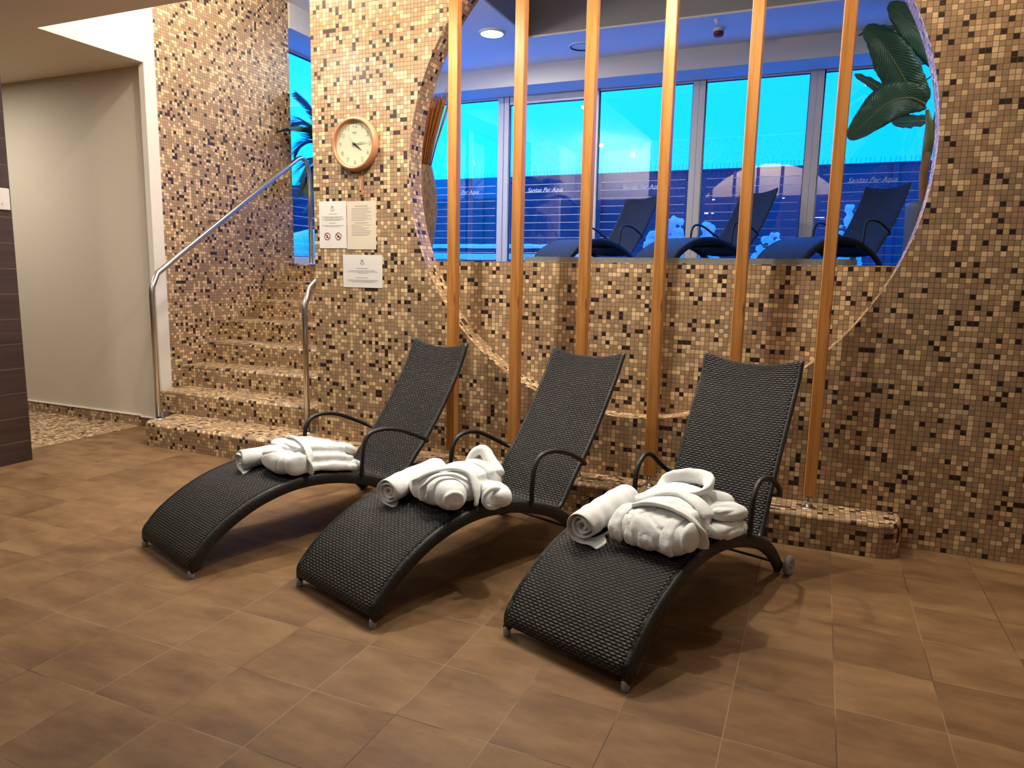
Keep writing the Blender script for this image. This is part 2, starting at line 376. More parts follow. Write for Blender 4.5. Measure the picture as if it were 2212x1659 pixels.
# front wall with the round opening
R0, CX, CZ, TH = 1.434, 2.17, 1.959, .154
w = MB(); rx0, rx1, rz0, rz1 = 0.0, 6.0, 0.0, ZV
angs = [i*2*PI/160 for i in range(160)]
for cx_, cz_ in ((rx0, rz0), (rx1, rz0), (rx1, rz1), (rx0, rz1)): angs.append(math.atan2(cz_-CZ, cx_-CX) % (2*PI))
angs = sorted(set(round(a, 6) for a in angs))
def outer(a):
    dx, dz = math.cos(a), math.sin(a); ts = []
    if dx > 1e-9: ts.append((rx1-CX)/dx)
    if dx < -1e-9: ts.append((rx0-CX)/dx)
    if dz > 1e-9: ts.append((rz1-CZ)/dz)
    if dz < -1e-9: ts.append((rz0-CZ)/dz)
    t = min(ts); return (CX+dx*t, CZ+dz*t)
for i, a in enumerate(angs):
    b = angs[(i+1) % len(angs)]
    ca, cb = (CX+R0*math.cos(a), CZ+R0*math.sin(a)), (CX+R0*math.cos(b), CZ+R0*math.sin(b)); oa, ob = outer(a), outer(b)
    for y, fl_ in ((0, 0), (TH, 1)):
        q = [(ca[0], y, ca[1]), (oa[0], y, oa[1]), (ob[0], y, ob[1]), (cb[0], y, cb[1])]
        w.face(q if not fl_ else q[::-1], [(p[0]/T, p[2]/T) for p in (q if not fl_ else q[::-1])])
    bb = b if b > a else b+2*PI
    w.face([(ca[0], 0, ca[1]), (cb[0], 0, cb[1]), (cb[0], TH, cb[1]), (ca[0], TH, ca[1])],
           [(a*R0/T, 0), (bb*R0/T, 0), (bb*R0/T, TH/T), (a*R0/T, TH/T)])
w.face([(0, 0, 0), (0, TH, 0), (0, TH, ZV), (0, 0, ZV)]); w.face([(6, 0, 0), (6, TH, 0), (6, TH, ZV), (6, 0, ZV)])
w.face([(0, 0, ZV), (6, 0, ZV), (6, TH, ZV), (0, TH, ZV)])
struct('wall_front', w, M['mosaic'])
struct('wall_front_lower', box((.5, TH, 0), (6, .30, ZU+.006)), M['mosaic'])
# mosaic wall left of the stairs
struct('wall_stairs', box((XL-.3, .306, 0), (XL, 1.855, ZV)), M['mosaic'])
struct('wall_stairs_right', box((0, TH, 0), (.12, 1.9, ZU)), M['mosaic'])
# corridor wall (beige), brown wall, paint
struct('wall_corridor', box((-6, .25, 0), (XL-.03, .306, ZC)), M['beige'])
struct('wall_left', box((XL-.14, -7, 0), (XL, -.873, ZC)), M['brown'])
pil = MB().box((-1.80, .20, .0), (XL, .306, ZC))
struct('trim_1', pil, M['white'])
struct('wall_left_upper', box((XL-.1, -.61, ZC+.001), (XL, .306, ZV)), M['white'])
struct('wall_lounge_upper', box((XL, -.71, ZC+.001), (6, -.61, ZV)), M['white'])
struct('ceiling_lower', MB().box((-6, -7, ZC), (6, -.61, ZC+.02)).box((-6, -.61, ZC), (XL-.0005, .306, ZC+.02)), M['ceil'])
struct('wall_back', box((-6, -7.1, 0), (6, -7, ZC)), M['beige'])
struct('wall_right', box((6, -7, 0), (6.1, 5.1, 4.6)), M['beige'])
struct('wall_corridor_end', box((-6.1, -7, 0), (-6, .3, ZC)), M['beige'])
struct('baseboard_corridor', MB().box((-6, .238, 0), (-2.05, .25, .085)), M['mosaic'])
struct('baseboard_left', MB().box((-2.05, .236, 0), (-1.80, .25, .075)), M['floor'])
struct('trim_2', MB().box((-6, .232, .085), (-2.05, .25, .094)).box((-2.05, .232, .075), (-1.80, .25, .083)), M['rimtrim'])
# upper level
struct('floor_upper', MB().box((0.0, .30, 1.2), (6, YW+.1, ZU)).box((XS-.1, 1.9, 1.2), (0, YW+.1, ZU)), M['stone'])
kb = []
for k in range(9): a = -PI/2+k*PI/2/8; kb.append((3.2+.12*math.cos(a), .295+.12*math.sin(a)))
struct('trim_3', MB().prism([(1.46, .175)]+kb+[(3.32, .7), (1.46, .7)], ZU, ZU+.038), M['kerb'])
struct('ceiling_upper', MB().box((XL, -.61, ZV), (.05, YW, ZV+.02)).box((.05, 3.58, ZV), (6, YW, ZV+.02)).box((XS, 1.855, ZV), (XL, YW, ZV+.02))
       .box((.05, -.61, ZV), (6, TH, ZV+.02)), M['ceil2'])
struct('wall_bulkhead', MB().box((.05, 3.58, ZV+.02), (6, 3.66, 4.5)).box((-.03, TH, ZV+.02), (.05, 3.66, 4.5)).box((.05, TH-.1, ZV+.02), (6, TH, 4.5)), M['bulk'])
struct('ceiling_void', box((-.03, TH-.1, 4.5), (6, 3.66, 4.55)), M['bulk'])
struct('wall_fascia', MB().box((-1.72, 4.5, 3.63), (6, YW-.05, ZV)).box((XS+.02, 1.856, 3.63), (-1.72, YW-.05, ZV)), M['fascia'])
struct('wall_window', MB().box((XS-.1, YW-.04, 3.70), (6, YW+.1, ZV)).box((4.32, YW-.04, ZU), (6, YW+.1, 3.7)), M['fascia'])
struct('wall_stairs_end', MB().box((XS-.1, 1.80, 0), (XL-.02, 1.856, ZV)), M['fascia'])

# windows along the far wall and the side wall
def window(name, x0, x1, zt=3.61, frame_extra=0, text=None, stripes=True, side=False, y0=None, y1=None, tx=None, inset=.06):
    fw = .075
    zb = ZU+.08
    root = empty(name); root['kind'] = 'structure'
    P = (lambda a, d, z: (a, YW+d, z)) if not side else (lambda a, d, z: (XS-d, a, z))
    def bx(mb, a0, a1, z0, z1, d0=-.03, d1=.04):
        p, q = P(a0, d0, z0), P(a1, d1, z1)
        mb.box(tuple(min(i, j) for i, j in zip(p, q)), tuple(max(i, j) for i, j in zip(p, q)))
    fr = MB(); bx(fr, x0, x0+fw, ZU, 3.70); bx(fr, x1-fw, x1, ZU, 3.70); bx(fr, x0+fw, x1-fw, zt, 3.70); bx(fr, x0+fw, x1-fw, ZU, zb)
    o = fr.build('frame', M['frame'], root); bevel(o, .006)
    gk = MB(); g = .008
    for a0, a1, z0, z1 in ((x0+fw, x0+fw+g, zb, zt), (x1-fw-g, x1-fw, zb, zt), (x0+fw+g, x1-fw-g, zt-g, zt), (x0+fw+g, x1-fw-g, zb, zb+g)): bx(gk, a0, a1, z0, z1, -.012, .012)
    gk.build('gasket', M['black2'], root)
    gl = MB(); gl.face([P(x0+fw, 0, zb), P(x1-fw, 0, zb), P(x1-fw, 0, zt), P(x0+fw, 0, zt)]); gl.build('glass', M['glass'], root)
    if stripes:
        for k in range(11):
            z = 2.508-.0978*k
            if z < zb+.02: break
            st = MB(); bx(st, x0+fw+inset, x1-fw-inset*.6, z-.0026, z+.0026, -.004, -.002); st.build('frosted_stripe', M['film'], root)
    if text:
        t = textmesh('lettering', text, .078, M['film'], root, shear=.45)
        t.rotation_euler = (PI/2, 0, 0); t.location = (tx, YW-.003, 2.436)
        t.scale = (.93, 1, 1)
    return root
window('window_1', -2.12, -.86, text='Sanitas Per Aqua', tx=-1.47)
window('window_2', -.85, .37, zt=3.53, text='Sanitas Per Aqua', tx=-.262)
window('window_3', .37, 1.665, text='Sanitas Per Aqua', tx=1.015)
window('window_4', 1.665, 2.945)
window('window_5', 2.945, 4.30, text='Sanitas Per Aqua', tx=3.578)
window('window_6', 3.36, 4.9, side=True)
window('window_7', 1.87, 3.35, side=True)
struct('trim_4', box((-.84, YW-.045, 3.675), (1.64, YW-.028, 3.70)), M['black2'])

# outside
gr = MB()
for i in range(40):
    for j in range(30):
        q = []
        for a, b in ((0, 0), (1, 0), (1, 1), (0, 1)):
            x = -30+(i+a)*1.5; y = 5.1+(j+b)*1.2; q.append((x, y, 1.30+.05*noise.noise((x*.7, y*.7, 0))))
        gr.face(q, smooth=True)
for i in range(10):
    for j in range(8):
        q = []
        for a, b in ((0, 0), (1, 0), (1, 1), (0, 1)):
            x = -30+(i+a)*2.77; y = .6+(j+b)*.56; q.append((x, y, 1.30+.05*noise.noise((x*.7, y*.7, 0))))
        gr.face(q, smooth=True)
struct('ground_snow', gr, M['snow'])

# ------------------------------------------------------------------ staircase
def slab(outline, rad, z0, z1, r=.028):
    """plan outline ccw, rad[i] = 1 where the top edge is rounded"""
    n = len(outline); mb = MB(); L = [0]
    nor = []
    for i in range(n):
        a, b, c = Vector(outline[i-1]), Vector(outline[i]), Vector(outline[(i+1) % n])
        n1 = Vector(((b-a).y, -(b-a).x)).normalized(); n2 = Vector(((c-b).y, -(c-b).x)).normalized(); v = (n1+n2)
        v = v/max(v.length_squared, 1e-6)*2 if v.length > .3 else n1
        nor.append(v)
    for i in range(n): L.append(L[-1]+(Vector(outline[(i+1) % n])-Vector(outline[i])).length)
    S = 5; rows = []; vs = []
    prof = [(0, z0)]+[(r*(1-math.cos(a)), z1-r+r*math.sin(a)) for a in [k*PI/2/S for k in range(S+1)]]
    acc = [0]
    for k in range(1, len(prof)): acc.append(acc[-1]+math.hypot(prof[k][0]-prof[k-1][0], prof[k][1]-prof[k-1][1]))
    for (ins, z) in prof:
        rows.append([(outline[i][0]-nor[i].x*ins*rad[i], outline[i][1]-nor[i].y*ins*rad[i], z) for i in range(n)])
    off = z0/T
    uvs = [[(L[j]/T, off+acc[k]/T) for j in range(n+1)] for k in range(len(prof))]
    mb.grid(rows[:2], uvs[:2], False, True); mb.grid(rows[1:], uvs[1:], True, True)
    mb.face(rows[-1])
    return mb
stairs = empty('staircase', (0, 0, 0)); tag(stairs, 'mosaic tiled staircase of eight rounded steps climbing beside the front wall', 'stairs')
def arc(cx, cy, r, a0, a1, n=7): return [(cx+r*math.cos(a0+(a1-a0)*k/n), cy+r*math.sin(a0+(a1-a0)*k/n)) for k in range(n+1)]
RZ = .175
o1 = arc(-1.37, -.08, .15, PI, PI*1.5)+[(0, -.23), (0, .30), (-1.52, .30)]
s1 = slab(o1, [1]*8+[1, 0, 0], 0, RZ)
s1.build('step', M['mosaic'], stairs)
ys = [-.23, .137]+[.4166+.2788*k for k in range(6)]
for k in range(1, 8):
    xl = -1.69 if k == 1 else XL
    yb = 1.90 if k == 7 else ys[k]+.32
    ol = [(xl, ys[k]), (-.001, ys[k]), (-.001, yb), (xl, yb)]
    slab(ol, [1, 1, 0, 0], RZ*k, RZ*(k+1)).build('step', M['mosaic'], stairs)
st0 = MB().box((-1.69, .2, 0), (-.002, .4, RZ)).box((XL+.002, .42, 0), (-.002, 1.85, RZ*2)); st0.build('stair_core', M['mosaic'], stairs)
for k in range(3, 8):
    MB().box((XL+.002, ys[k]+.03, RZ*2), (-.002, 1.86, RZ*k)).build('stair_core', M['mosaic'], stairs) if k == 3 else None
# plinth under the posts
o2 = [(0, -.23)]+[(3.52-.0, -.23)][:0]+arc(3.50, -.11, .12, PI*1.5, PI*2)+[(3.60, 0), (0, 0)]
o2 = [(0.0005, -.23)]+arc(3.49, -.115, .115, PI*1.5, PI*2)+[(3.605, -.0005), (0.0005, -.0005)]
pl = slab(o2, [1]+[1]*8+[1, 0], 0, RZ, .02).build('tiled_plinth', M['mosaic'])
tag(pl, 'low mosaic tiled plinth along the foot of the round opening wall', 'ledge')

# handrails
def handrail(x, y0, zb, zc, label, bracket):
    root = empty('handrail', (x, y0, RZ)); tag(root, label, 'handrail', None)
    pts = [(0, 0, 0), (0, 0, zb-.05-RZ), (0, .005, zb-RZ), (0, .022, zb+.03-RZ), (0, .06, zc-RZ)]
    sl = .665
    e = 1.60-y0
    for k in range(1, 9): y = .06+(e-.06)*k/8; pts.append((0, y, zc-RZ+sl*(y-.06)))
    zt = pts[-1][2]
    pts += [(0, e+.06, zt+.022), (0, e+.11, zt+.008), (0, e+.15, zt-.04), (0, e+.165, zt-.11), (0, e+.168, zt-.3), (0, e+.168, ZU-RZ)]
    MB().tube(pts, .0205, 16).build('rail', M['steel'], root)
    MB().lathe([(.046, 0), (.046, .005), (.022, .009)], (0, 0, 0), 24).build('base_flange', M['steel'], root)
    MB().lathe([(.046, 0), (.046, .005), (.022, .009)], (0, e+.168, ZU-RZ), 24).build('base_flange', M['steel'], root)
    if bracket:
        y = .85; z = zc-RZ+sl*(y-.06)
        MB().tube([(0, y, z-.015), (0, y, z-.06), (-.06, y, z-.075), (-.284, y, z-.075)], .007, 8).build('wall_bracket', M['steel'], root)
    return root
handrail(-1.46, -.08, 1.18, 1.285, 'stainless steel handrail on the left side of the stairs, beside the corridor', True)
handrail(-.157, .07, 1.09, 1.205, 'stainless steel handrail on the right side of the stairs, beside the notices', False)

# ------------------------------------------------------------------ wooden posts
px = [1.122, 1.536, 1.943, 2.36, 2.777, 3.181]
plabel = ['tall square wooden post first from the left, nearest the clock', 'tall square wooden post second from the left, left of the ceiling lamp gap behind the first lounger top',
          'tall square wooden post third from the left, behind the middle lounger top', 'tall square wooden post fourth from the left, between middle and right loungers',
          'tall square wooden post fifth from the left, behind the right lounger top', 'tall square wooden post sixth from the left, nearest the banana plant']
plabel[1] = 'tall square wooden post second from the left, between left and middle loungers'
for i, x in enumerate(px):
    root = empty('wooden_post', (x, -.125, RZ)); tag(root, plabel[i], 'post', 'wooden posts in front of the round opening')
    h = .029; b = MB()
    n8 = []
    c = .004
    n8 = [(-h+c, -h), (h-c, -h), (h, -h+c), (h, h-c), (h-c, h), (-h+c, h), (-h, h-c), (-h, -h+c)]
    zt = (ZV if i >= 0 else ZV)-RZ
    b.prism(n8, .068, zt); b.build('post', M['wood'], root)
    MB().lathe([(.019, .006), (.019, .07)], (0, 0, 0), 20, caps=True).build('steel_pin', M['steel'], root)
    MB().lathe([(.037, 0), (.037, .004), (.030, .007), (.019, .008)], (0, 0, 0), 24, caps=True).build('base_flange', M['steel'], root)

# ------------------------------------------------------------------ loungers
ARCH = [(0, .028), (.003, .085), (.036, .128), (.085, .176), (.15, .222), (.22, .262), (.30, .298), (.39, .325), (.48, .342), (.57, .348),
        (.66, .344), (.75, .332), (.84, .311), (.93, .284), (1.03, .247), (1.12, .203), (1.20, .15), (1.26, .095), (1.30, .05)]
def prof2(pts, n=5): return [(p.x, p.y) for p in catmull([(a, b, 0) for a, b in pts], n)]
ARCHS = prof2(ARCH, 4)
def seatz(s):
    for (a, za), (b, zb) in zip(ARCHS, ARCHS[1:]):
        if a <= s <= b: return za+(zb-za)*(s-a)/max(b-a, 1e-6)
    return ARCHS[-1][1]
BACK_A = [(1.10, .215), (1.15, .212), (1.205, .262), (1.27, .335), (1.35, .425), (1.44, .545), (1.525, .675), (1.595, .795), (1.650, .925)]
BACK_M = [(1.10, .215), (1.145, .215), (1.195, .275), (1.255, .355), (1.335, .450), (1.425, .570), (1.505, .695), (1.58, .815), (1.640, .930)]
BACK_R = [(1.06, .235), (1.095, .225), (1.13, .285), (1.17, .385), (1.225, .505), (1.285, .63), (1.345, .75), (1.40, .86), (1.435, .965)]
def offset(pts, d):
    out = []
    for i, (a, b) in enumerate(pts):
        p, q = pts[max(i-1, 0)], pts[min(i+1, len(pts)-1)]; tx, tz = q[0]-p[0], q[1]-p[1]; L = math.hypot(tx, tz) or 1
        out.append((a+tz/L*d, b-tx/L*d))
    return out
def sheet(top, half, thick, sag=0, m=14, topdip=0):
    """woven sheet following profile top (s,z), half width, thickness below"""
    mb = MB(); bot = offset(top, thick); L = [0]
    for a, b in zip(top, top[1:]): L.append(L[-1]+math.hypot(b[0]-a[0], b[1]-a[1]))
    Lt = L[-1]
    def P(pt, nx, k, x, L_):
        f = 1-(x/half)**2
        dz = 0
        s, z = pt
        if sag:
            s += nx[0]*sag*f; z += nx[1]*sag*f
        if topdip:
            q = max(0, (L_-(Lt-.16))/.16)**2*topdip*f
            tx, tz = nx[2], nx[3]; s -= tx*q; z -= tz*q
        return (x, s, z)
    nx = []
    for i in range(len(top)):
        p, q = top[max(i-1, 0)], top[min(i+1, len(top)-1)]; tx, tz = q[0]-p[0], q[1]-p[1]; l = math.hypot(tx, tz) or 1
        nx.append((tz/l, -tx/l, tx/l, tz/l))
    xs = [-half+2*half*j/m for j in range(m+1)]
    A = [[P(top[i], nx[i], i, x, L[i]) for x in xs] for i in range(len(top))]
    B = [[P(bot[i], nx[i], i, x, L[i]) for x in xs] for i in range(len(top))]
    ua = [[(x, L[i]) for x in xs] for i in range(len(top))]
    mb.grid(A, ua); mb.grid([r[::-1] for r in B], [r[::-1] for r in ua])
    for j in (0, m):
        mb.grid([[A[i][j], B[i][j]] for i in range(len(top))], [[(0, L[i]), (.02, L[i])] for i in range(len(top))])
    mb.grid([A[0], B[0]], [[(x, 0) for x in xs], [(x, .02) for x in xs]]); mb.grid([A[-1], B[-1]], [[(x, Lt) for x in xs], [(x, Lt+.02) for x in xs]])
    return mb
def lounger(loc, ang, back, label, group, floorz=0):
    root = empty('sun_lounger', (loc[0], loc[1], floorz), -ang)
    tag(root, label, 'sun lounger', group)
    seat = [p for p in ARCHS if p[0] <= .97]
    # seat dips towards the back hinge
    ctrl = [p for p in ARCH if p[0] <= .84]+[(.93, .272), (1.02, .235), (back[0][0], back[0][1]-.004)]
    ctrl[0] = (-.001, .045)
    sp = prof2(ctrl, 4)
    sheet(sp, .262, .022, m=16).build('seat', M['wicker'], root)
    bp = prof2(back, 5)
    bo = sheet(bp, .232, .022, sag=.018, m=16, topdip=.035).build('backrest', M['wicker'], root)
    # edge roll of the backrest
    for sx in (-1, 1):
        MB().tube([(sx*.232, a, z) for a, z in offset(bp, .011)], .0125, 8).build('backrest_edge', M['black'], root)
    for sx in (-1, 1):
        top = ARCHS; bt = offset(ARCHS, .056)
        bt[0] = (.014, .028); bt = [(max(a, .014), z) if i < 8 else (a, z) for i, (a, z) in enumerate(bt)]
        mb = MB(); x0, x1 = sx*.242, sx*.275
        rows = []; uv = []
        L = 0
        for i in range(len(top)):
            if i: L += math.hypot(top[i][0]-top[i-1][0], top[i][1]-top[i-1][1])
            t = Vector((0, *top[i])); b = Vector((0, *bt[i])); u = (b-t)
            c = .18
            ring = [Vector((x0+sx*.008, t.y, t.z)), Vector((x1-sx*.008, t.y, t.z)), Vector((x1, (t+u*c).y, (t+u*c).z)), Vector((x1, (t+u*(1-c)).y, (t+u*(1-c)).z)),
                    Vector((x1-sx*.008, b.y, b.z)), Vector((x0+sx*.008, b.y, b.z)), Vector((x0, (t+u*(1-c)).y, (t+u*(1-c)).z)), Vector((x0, (t+u*c).y, (t+u*c).z))]
            rows.append(ring); uv.append([(L, L2) for L2 in (0, .015, .022, .05, .06, .075, .082, .11, .12)])
        mb.grid(rows, uv, True, True); mb.face(rows[0][::-1], [(0, 0)]*8); mb.face(rows[-1], [(0, 0)]*8)
        mb.build('side_rail', M['rail'], root)
        MB().lathe([(.0125, 0), (.0145, .004), (.0145, .03), (.010, .036)], (sx*.258, .009, 0), 16, caps=True).build('foot_cap', M['greyplastic'], root)
        # wheel
        wr = MB().lathe([(.012, -.013), (.040, -.013), (.045, -.007), (.045, .007), (.040, .013), (.028, .015), (.024, .010), (.012, .011)], (sx*.297, 1.30, .046), 28, 'x', caps=True).build('wheel', M['greyplastic'], root)
        MB().lathe([(.009, -.001), (.009, .004), (.004, .006)], (sx*(.297)+.011*1, 1.30, .046), 12, 'x', caps=True).build('wheel_hub', M['steel'], wr)
        # arm
        zb_ = .39
        sb = None
        for (a, za), (b, zb) in zip(bp, bp[1:]):
            if za <= zb_ <= zb and a > 1.1: sb = a+(b-a)*(zb_-za)/(zb-za)
        ax = sx*.275
        arm = catmull([(ax, .885, .29), (ax, .888, .38), (ax, .90, .455), (ax, .94, .503), (ax*1.02, .94+(sb-.94)*.22, .514), (ax*1.05, .94+(sb-.94)*.50, .493), (ax*1.05, .94+(sb-.94)*.84, .437), (ax*.98, sb+.006, .402), (sx*.236, sb+.026, .392)], 6)
        MB().tube(arm, .0115, 10).build('armrest', M['black'], root)
    MB().tube([(-.285, 1.295, .046), (.285, 1.295, .046)], .007, 8).build('axle', M['black'], root)
    MB().tube([(-.245, .88, .262), (.245, .88, .262)], .012, 8).build('cross_bar', M['black'], root)
    MB().tube([(-.245, .02, .06), (.245, .02, .06)], .011, 8).build('cross_bar', M['black'], root)
    return root
DA = math.atan2(.333, .943)
LL = lounger((.5085, -1.7375), DA, BACK_A, 'black wicker sun lounger nearest the stairs, holding the neat folded robe', 'sun loungers in front of the posts')
LM = lounger((1.4585, -1.766), DA, BACK_M, 'black wicker sun lounger in the middle of the front row', 'sun loungers in front of the posts')
LR = lounger((2.425, -1.7675), math.atan2(.315, .949), BACK_R, 'black wicker sun lounger on the right of the front row, its grey wheel showing', 'sun loungers in front of the posts')
lounger((.404, 3.425), .393, BACK_A, 'dark sun lounger upstairs behind the opening, leftmost of the three by the windows', 'sun loungers upstairs by the windows', ZU)
lounger((1.569, 3.242), .548, BACK_A, 'dark sun lounger upstairs behind the fifth post, middle of the three by the windows', 'sun loungers upstairs by the windows', ZU)
lounger((2.761, 3.158), .605, BACK_A, 'dark sun lounger upstairs beside the banana plant pot', 'sun loungers upstairs by the windows', ZU)

# ------------------------------------------------------------------ cloth things
def nz3(p, s): return noise.noise(Vector(p)*s)
def superell(c, r, e=2.6, n=24, m=16, rot=None, bend=None):
    vs = []; fs = []
    for i in range(m+1):
        ph = -PI/2+PI*i/m
        for j in range(n):
            th = 2*PI*j/n
            f = lambda w, q: math.copysign(abs(w)**q, w)
            x = f(math.cos(ph), 2/e)*f(math.cos(th), 2/e)*r[0]; y = f(math.cos(ph), 2/e)*f(math.sin(th), 2/e)*r[1]; z = f(math.sin(ph), 2/e)*r[2]
            v = Vector((x, y, z))
            if rot: v = rot @ v
            v += Vector(c)
            if bend: v = bend(v)
            vs.append(v)
    for i in range(m):
        for j in range(n): fs.append((i*n+j, i*n+(j+1) % n, (i+1)*n+(j+1) % n, (i+1)*n+j))
    return vs, fs
def tubecomp(path, r, n=12, flat=1, up=(0, 0, 1)):
    path = catmull(path, 5); vs = []; fs = []; m = len(path)
    for i, p in enumerate(path):
        t = (path[min(i+1, m-1)]-path[max(i-1, 0)]).normalized(); a = t.cross(Vector(up))
        if a.length < 1e-4: a = t.cross(Vector((1, 0, 0)))
        a.normalize(); b = a.cross(t)
        e = 1 if 0 < i < m-1 else .55
        for k in range(n):
            q = 2*PI*k/n; vs.append(p+a*math.cos(q)*r*e+b*math.sin(q)*r*flat*e)
    for i in range(m-1):
        for k in range(n): fs.append((i*n+k, i*n+(k+1) % n, (i+1)*n+(k+1) % n, (i+1)*n+k))
    fs.append(tuple(range(n))[::-1]); fs.append(tuple((m-1)*n+k for k in range(n)))
    return vs, fs
def cloth(name, comps, parent, voxel=.0055, smooth=3, amp=.004, sc=14, seed=0, xform=None, fold=.0):
    bm = bmesh.new()
    for vs, fs in comps:
        bv = [bm.verts.new(v) for v in vs]
        for f in fs:
            try: bm.faces.new([bv[i] for i in f])
            except ValueError: pass
    bmesh.ops.remove_doubles(bm, verts=bm.verts, dist=1e-5)
    bmesh.ops.recalc_face_normals(bm, faces=bm.faces)
    me = bpy.data.meshes.new(name); bm.to_mesh(me); bm.free()
    tmp = bpy.data.objects.new('tmp', me); C.objects.link(tmp)
    r = tmp.modifiers.new('r', 'REMESH'); r.mode = 'VOXEL'; r.voxel_size = voxel; r.use_smooth_shade = True
    dg = bpy.context.evaluated_depsgraph_get(); dg.update()
    m2 = bpy.data.meshes.new_from_object(tmp.evaluated_get(dg)); bpy.data.objects.remove(tmp)
    bm = bmesh.new(); bm.from_mesh(m2)
    for _ in range(smooth): bmesh.ops.smooth_vert(bm, verts=bm.verts, factor=.5, use_axis_x=True, use_axis_y=True, use_axis_z=True)
    bm.normal_update()
    new = []
    for v in bm.verts:
        p = v.co; w = nz3((p.x+seed, p.y, p.z), sc)*amp+nz3((p.x, p.y+seed, p.z), sc*2.6)*amp*.4
        if fold:
            q = noise.noise(Vector((p.x*9+seed, p.y*9, p.z*9)))
            w -= fold*max(0, 1-abs(q)*9)
        new.append(p+v.normal*w)
    for v, q in zip(bm.verts, new): v.co = q
    for f in bm.faces: f.smooth = True
    m2.materials.clear(); bm.to_mesh(m2); bm.free(); m2.materials.append(M['terry']); m2.name = name
    for p in m2.polygons: p.use_smooth = True
    o = bpy.data.objects.new(name, m2); C.objects.link(o)
    if parent: o.parent = parent
    return o
def roll(length, r0=.010, r1=.056, turns=3.3, thick=.0095, flatz=.93, seed=0, tail=.06, taper=0):
    """rolled towel along +y, spiral seen at the -y end; centre at the origin height r1"""
    pts = []; n = int(turns*26)
    for i in range(n+1):
        a = i/n*turns*2*PI; rr = r0+(r1-r0)*i/n; rr *= 1+.13*noise.noise(Vector((a*.8, seed, 0)))
        pts.append(Vector((rr*math.sin(a), 0, -rr*math.cos(a)*flatz)))
    # tail lies on the seat
    a = turns*2*PI
    e = pts[-1]; 
    t = (pts[-1]-pts[-2]).normalized()
    for k in range(1, 7): pts.append(e+t*tail*k/6+Vector((0, 0, -.012*(k/6)**2)))
    vs = []; fs = []; m = 22
    for j in range(m+1):
        y = length*j/m; wob = .012*noise.noise(Vector((seed*3.1, j*.4, 5)))
        for i, p in enumerate(pts):
            tt = (pts[min(i+1, len(pts)-1)]-pts[max(i-1, 0)]).normalized(); nn = Vector((tt.z, 0, -tt.x))
            yy = y
            if j == 0: yy += .022*noise.noise(Vector((i*.13, seed, 2)))+.014*(1-i/len(pts))
            if j == m: yy -= .010*noise.noise(Vector((i*.13, seed, 9)))
            s = 1+.05*noise.noise(Vector((i*.08, j*.3, seed)))-taper*j/m
            c = Vector((p.x*s+wob, yy, p.z*s))
            h = thick*.5*(1 if 0 < j < m else .5)
            vs.append(c+nn*h); vs.append(c-nn*h)
    q = len(pts)*2
    for j in range(m):
        for i in range(len(pts)-1):
            for k, fl_ in ((0, 0), (1, 1)):
                a_, b_, c_, d_ = j*q+i*2+k, j*q+(i+1)*2+k, (j+1)*q+(i+1)*2+k, (j+1)*q+i*2+k
                fs.append((a_, b_, c_, d_) if not fl_ else (d_, c_, b_, a_))
        for i in (0, len(pts)-1): fs.append((j*q+i*2, j*q+i*2+1, (j+1)*q+i*2+1, (j+1)*q+i*2))
    for j in (0, m):
        for i in range(len(pts)-1): fs.append((j*q+i*2, j*q+i*2+1, j*q+(i+1)*2+1, j*q+(i+1)*2))
    return vs, fs
def towel(parent_l, lat, s, ang, length, r1, label, seed, turns=3.2, tail=.06, group='rolled white towels on the loungers'):
    vs, fs = roll(length, .009, r1, turns, seed=seed, tail=tail)
    me = bpy.data.meshes.new('rolled_towel'); me.from_pydata([tuple(v) for v in vs], [], fs)
    bm = bmesh.new(); bm.from_mesh(me); bmesh.ops.recalc_face_normals(bm, faces=bm.faces)
    for f in bm.faces: f.smooth = True
    bm.to_mesh(me); bm.free(); me.materials.append(M['terry'])
    o = bpy.data.objects.new('rolled_towel', me); C.objects.link(o)
    sb = o.modifiers.new('sub', 'SUBSURF'); sb.levels = 1; sb.render_levels = 1
    s2 = s+length; z1 = seatz(s)+r1+.003; z2 = seatz(min(s2, .95))+r1+.003
    # put into the world through the lounger frame
    rz = parent_l.rotation_euler.z
    loc = Matrix.Translation(parent_l.location) @ Matrix.Rotation(rz, 4, 'Z') @ Matrix.Translation((lat, s, z1)) @ Matrix.Rotation(-ang, 4, 'Z') @ Matrix.Rotation(math.atan2(z2-z1, length), 4, 'X')
    o.matrix_world = loc
    tag(o, label, 'towel', group); return o
towel(LL, -.075, .40, .10, .34, .058, 'rolled white towel on the left lounger, beside the flat folded robe', 1.3, turns=3.0)
towel(LM, -.085, .335, -.14, .35, .066, 'rolled white towel on the middle lounger, its flap hanging at the end', 4.1, turns=3.0, tail=.075)
towel(LR, -.150, .295, .02, .33, .071, 'rolled white towel on the right lounger, thickest of the three', 7.7, turns=3.05)
def robe_root(lg, lat, s, label, ang=0):
    rz = lg.rotation_euler.z
    p = Matrix.Translation(lg.location) @ Matrix.Rotation(rz, 4, 'Z') @ Vector((lat, s, 0))
    r = empty('folded_bathrobe', (p.x, p.y, seatz(s)+.004), rz-ang); tag(r, label, 'bathrobe', 'folded white bathrobes on the loungers'); return r
def spiral_end(c, r, axis, seed=0, turns=2.2, thick=.008, right=1):
    """spiral of cloth showing on the +x end of a roll lying along x; returned as a tube component"""
    pts = []
    for i in range(int(turns*12)+1):
        a = i/12*2*PI; rr = r*(.18+.82*i/(turns*12)); rr *= 1+.1*noise.noise(Vector((a, seed, 0)))
        pts.append((c[0], c[1]+rr*math.cos(a)*1.05, c[2]+rr*math.sin(a)*.82))
    return tubecomp(pts, thick, 8, 1, up=(1, 0, 0))
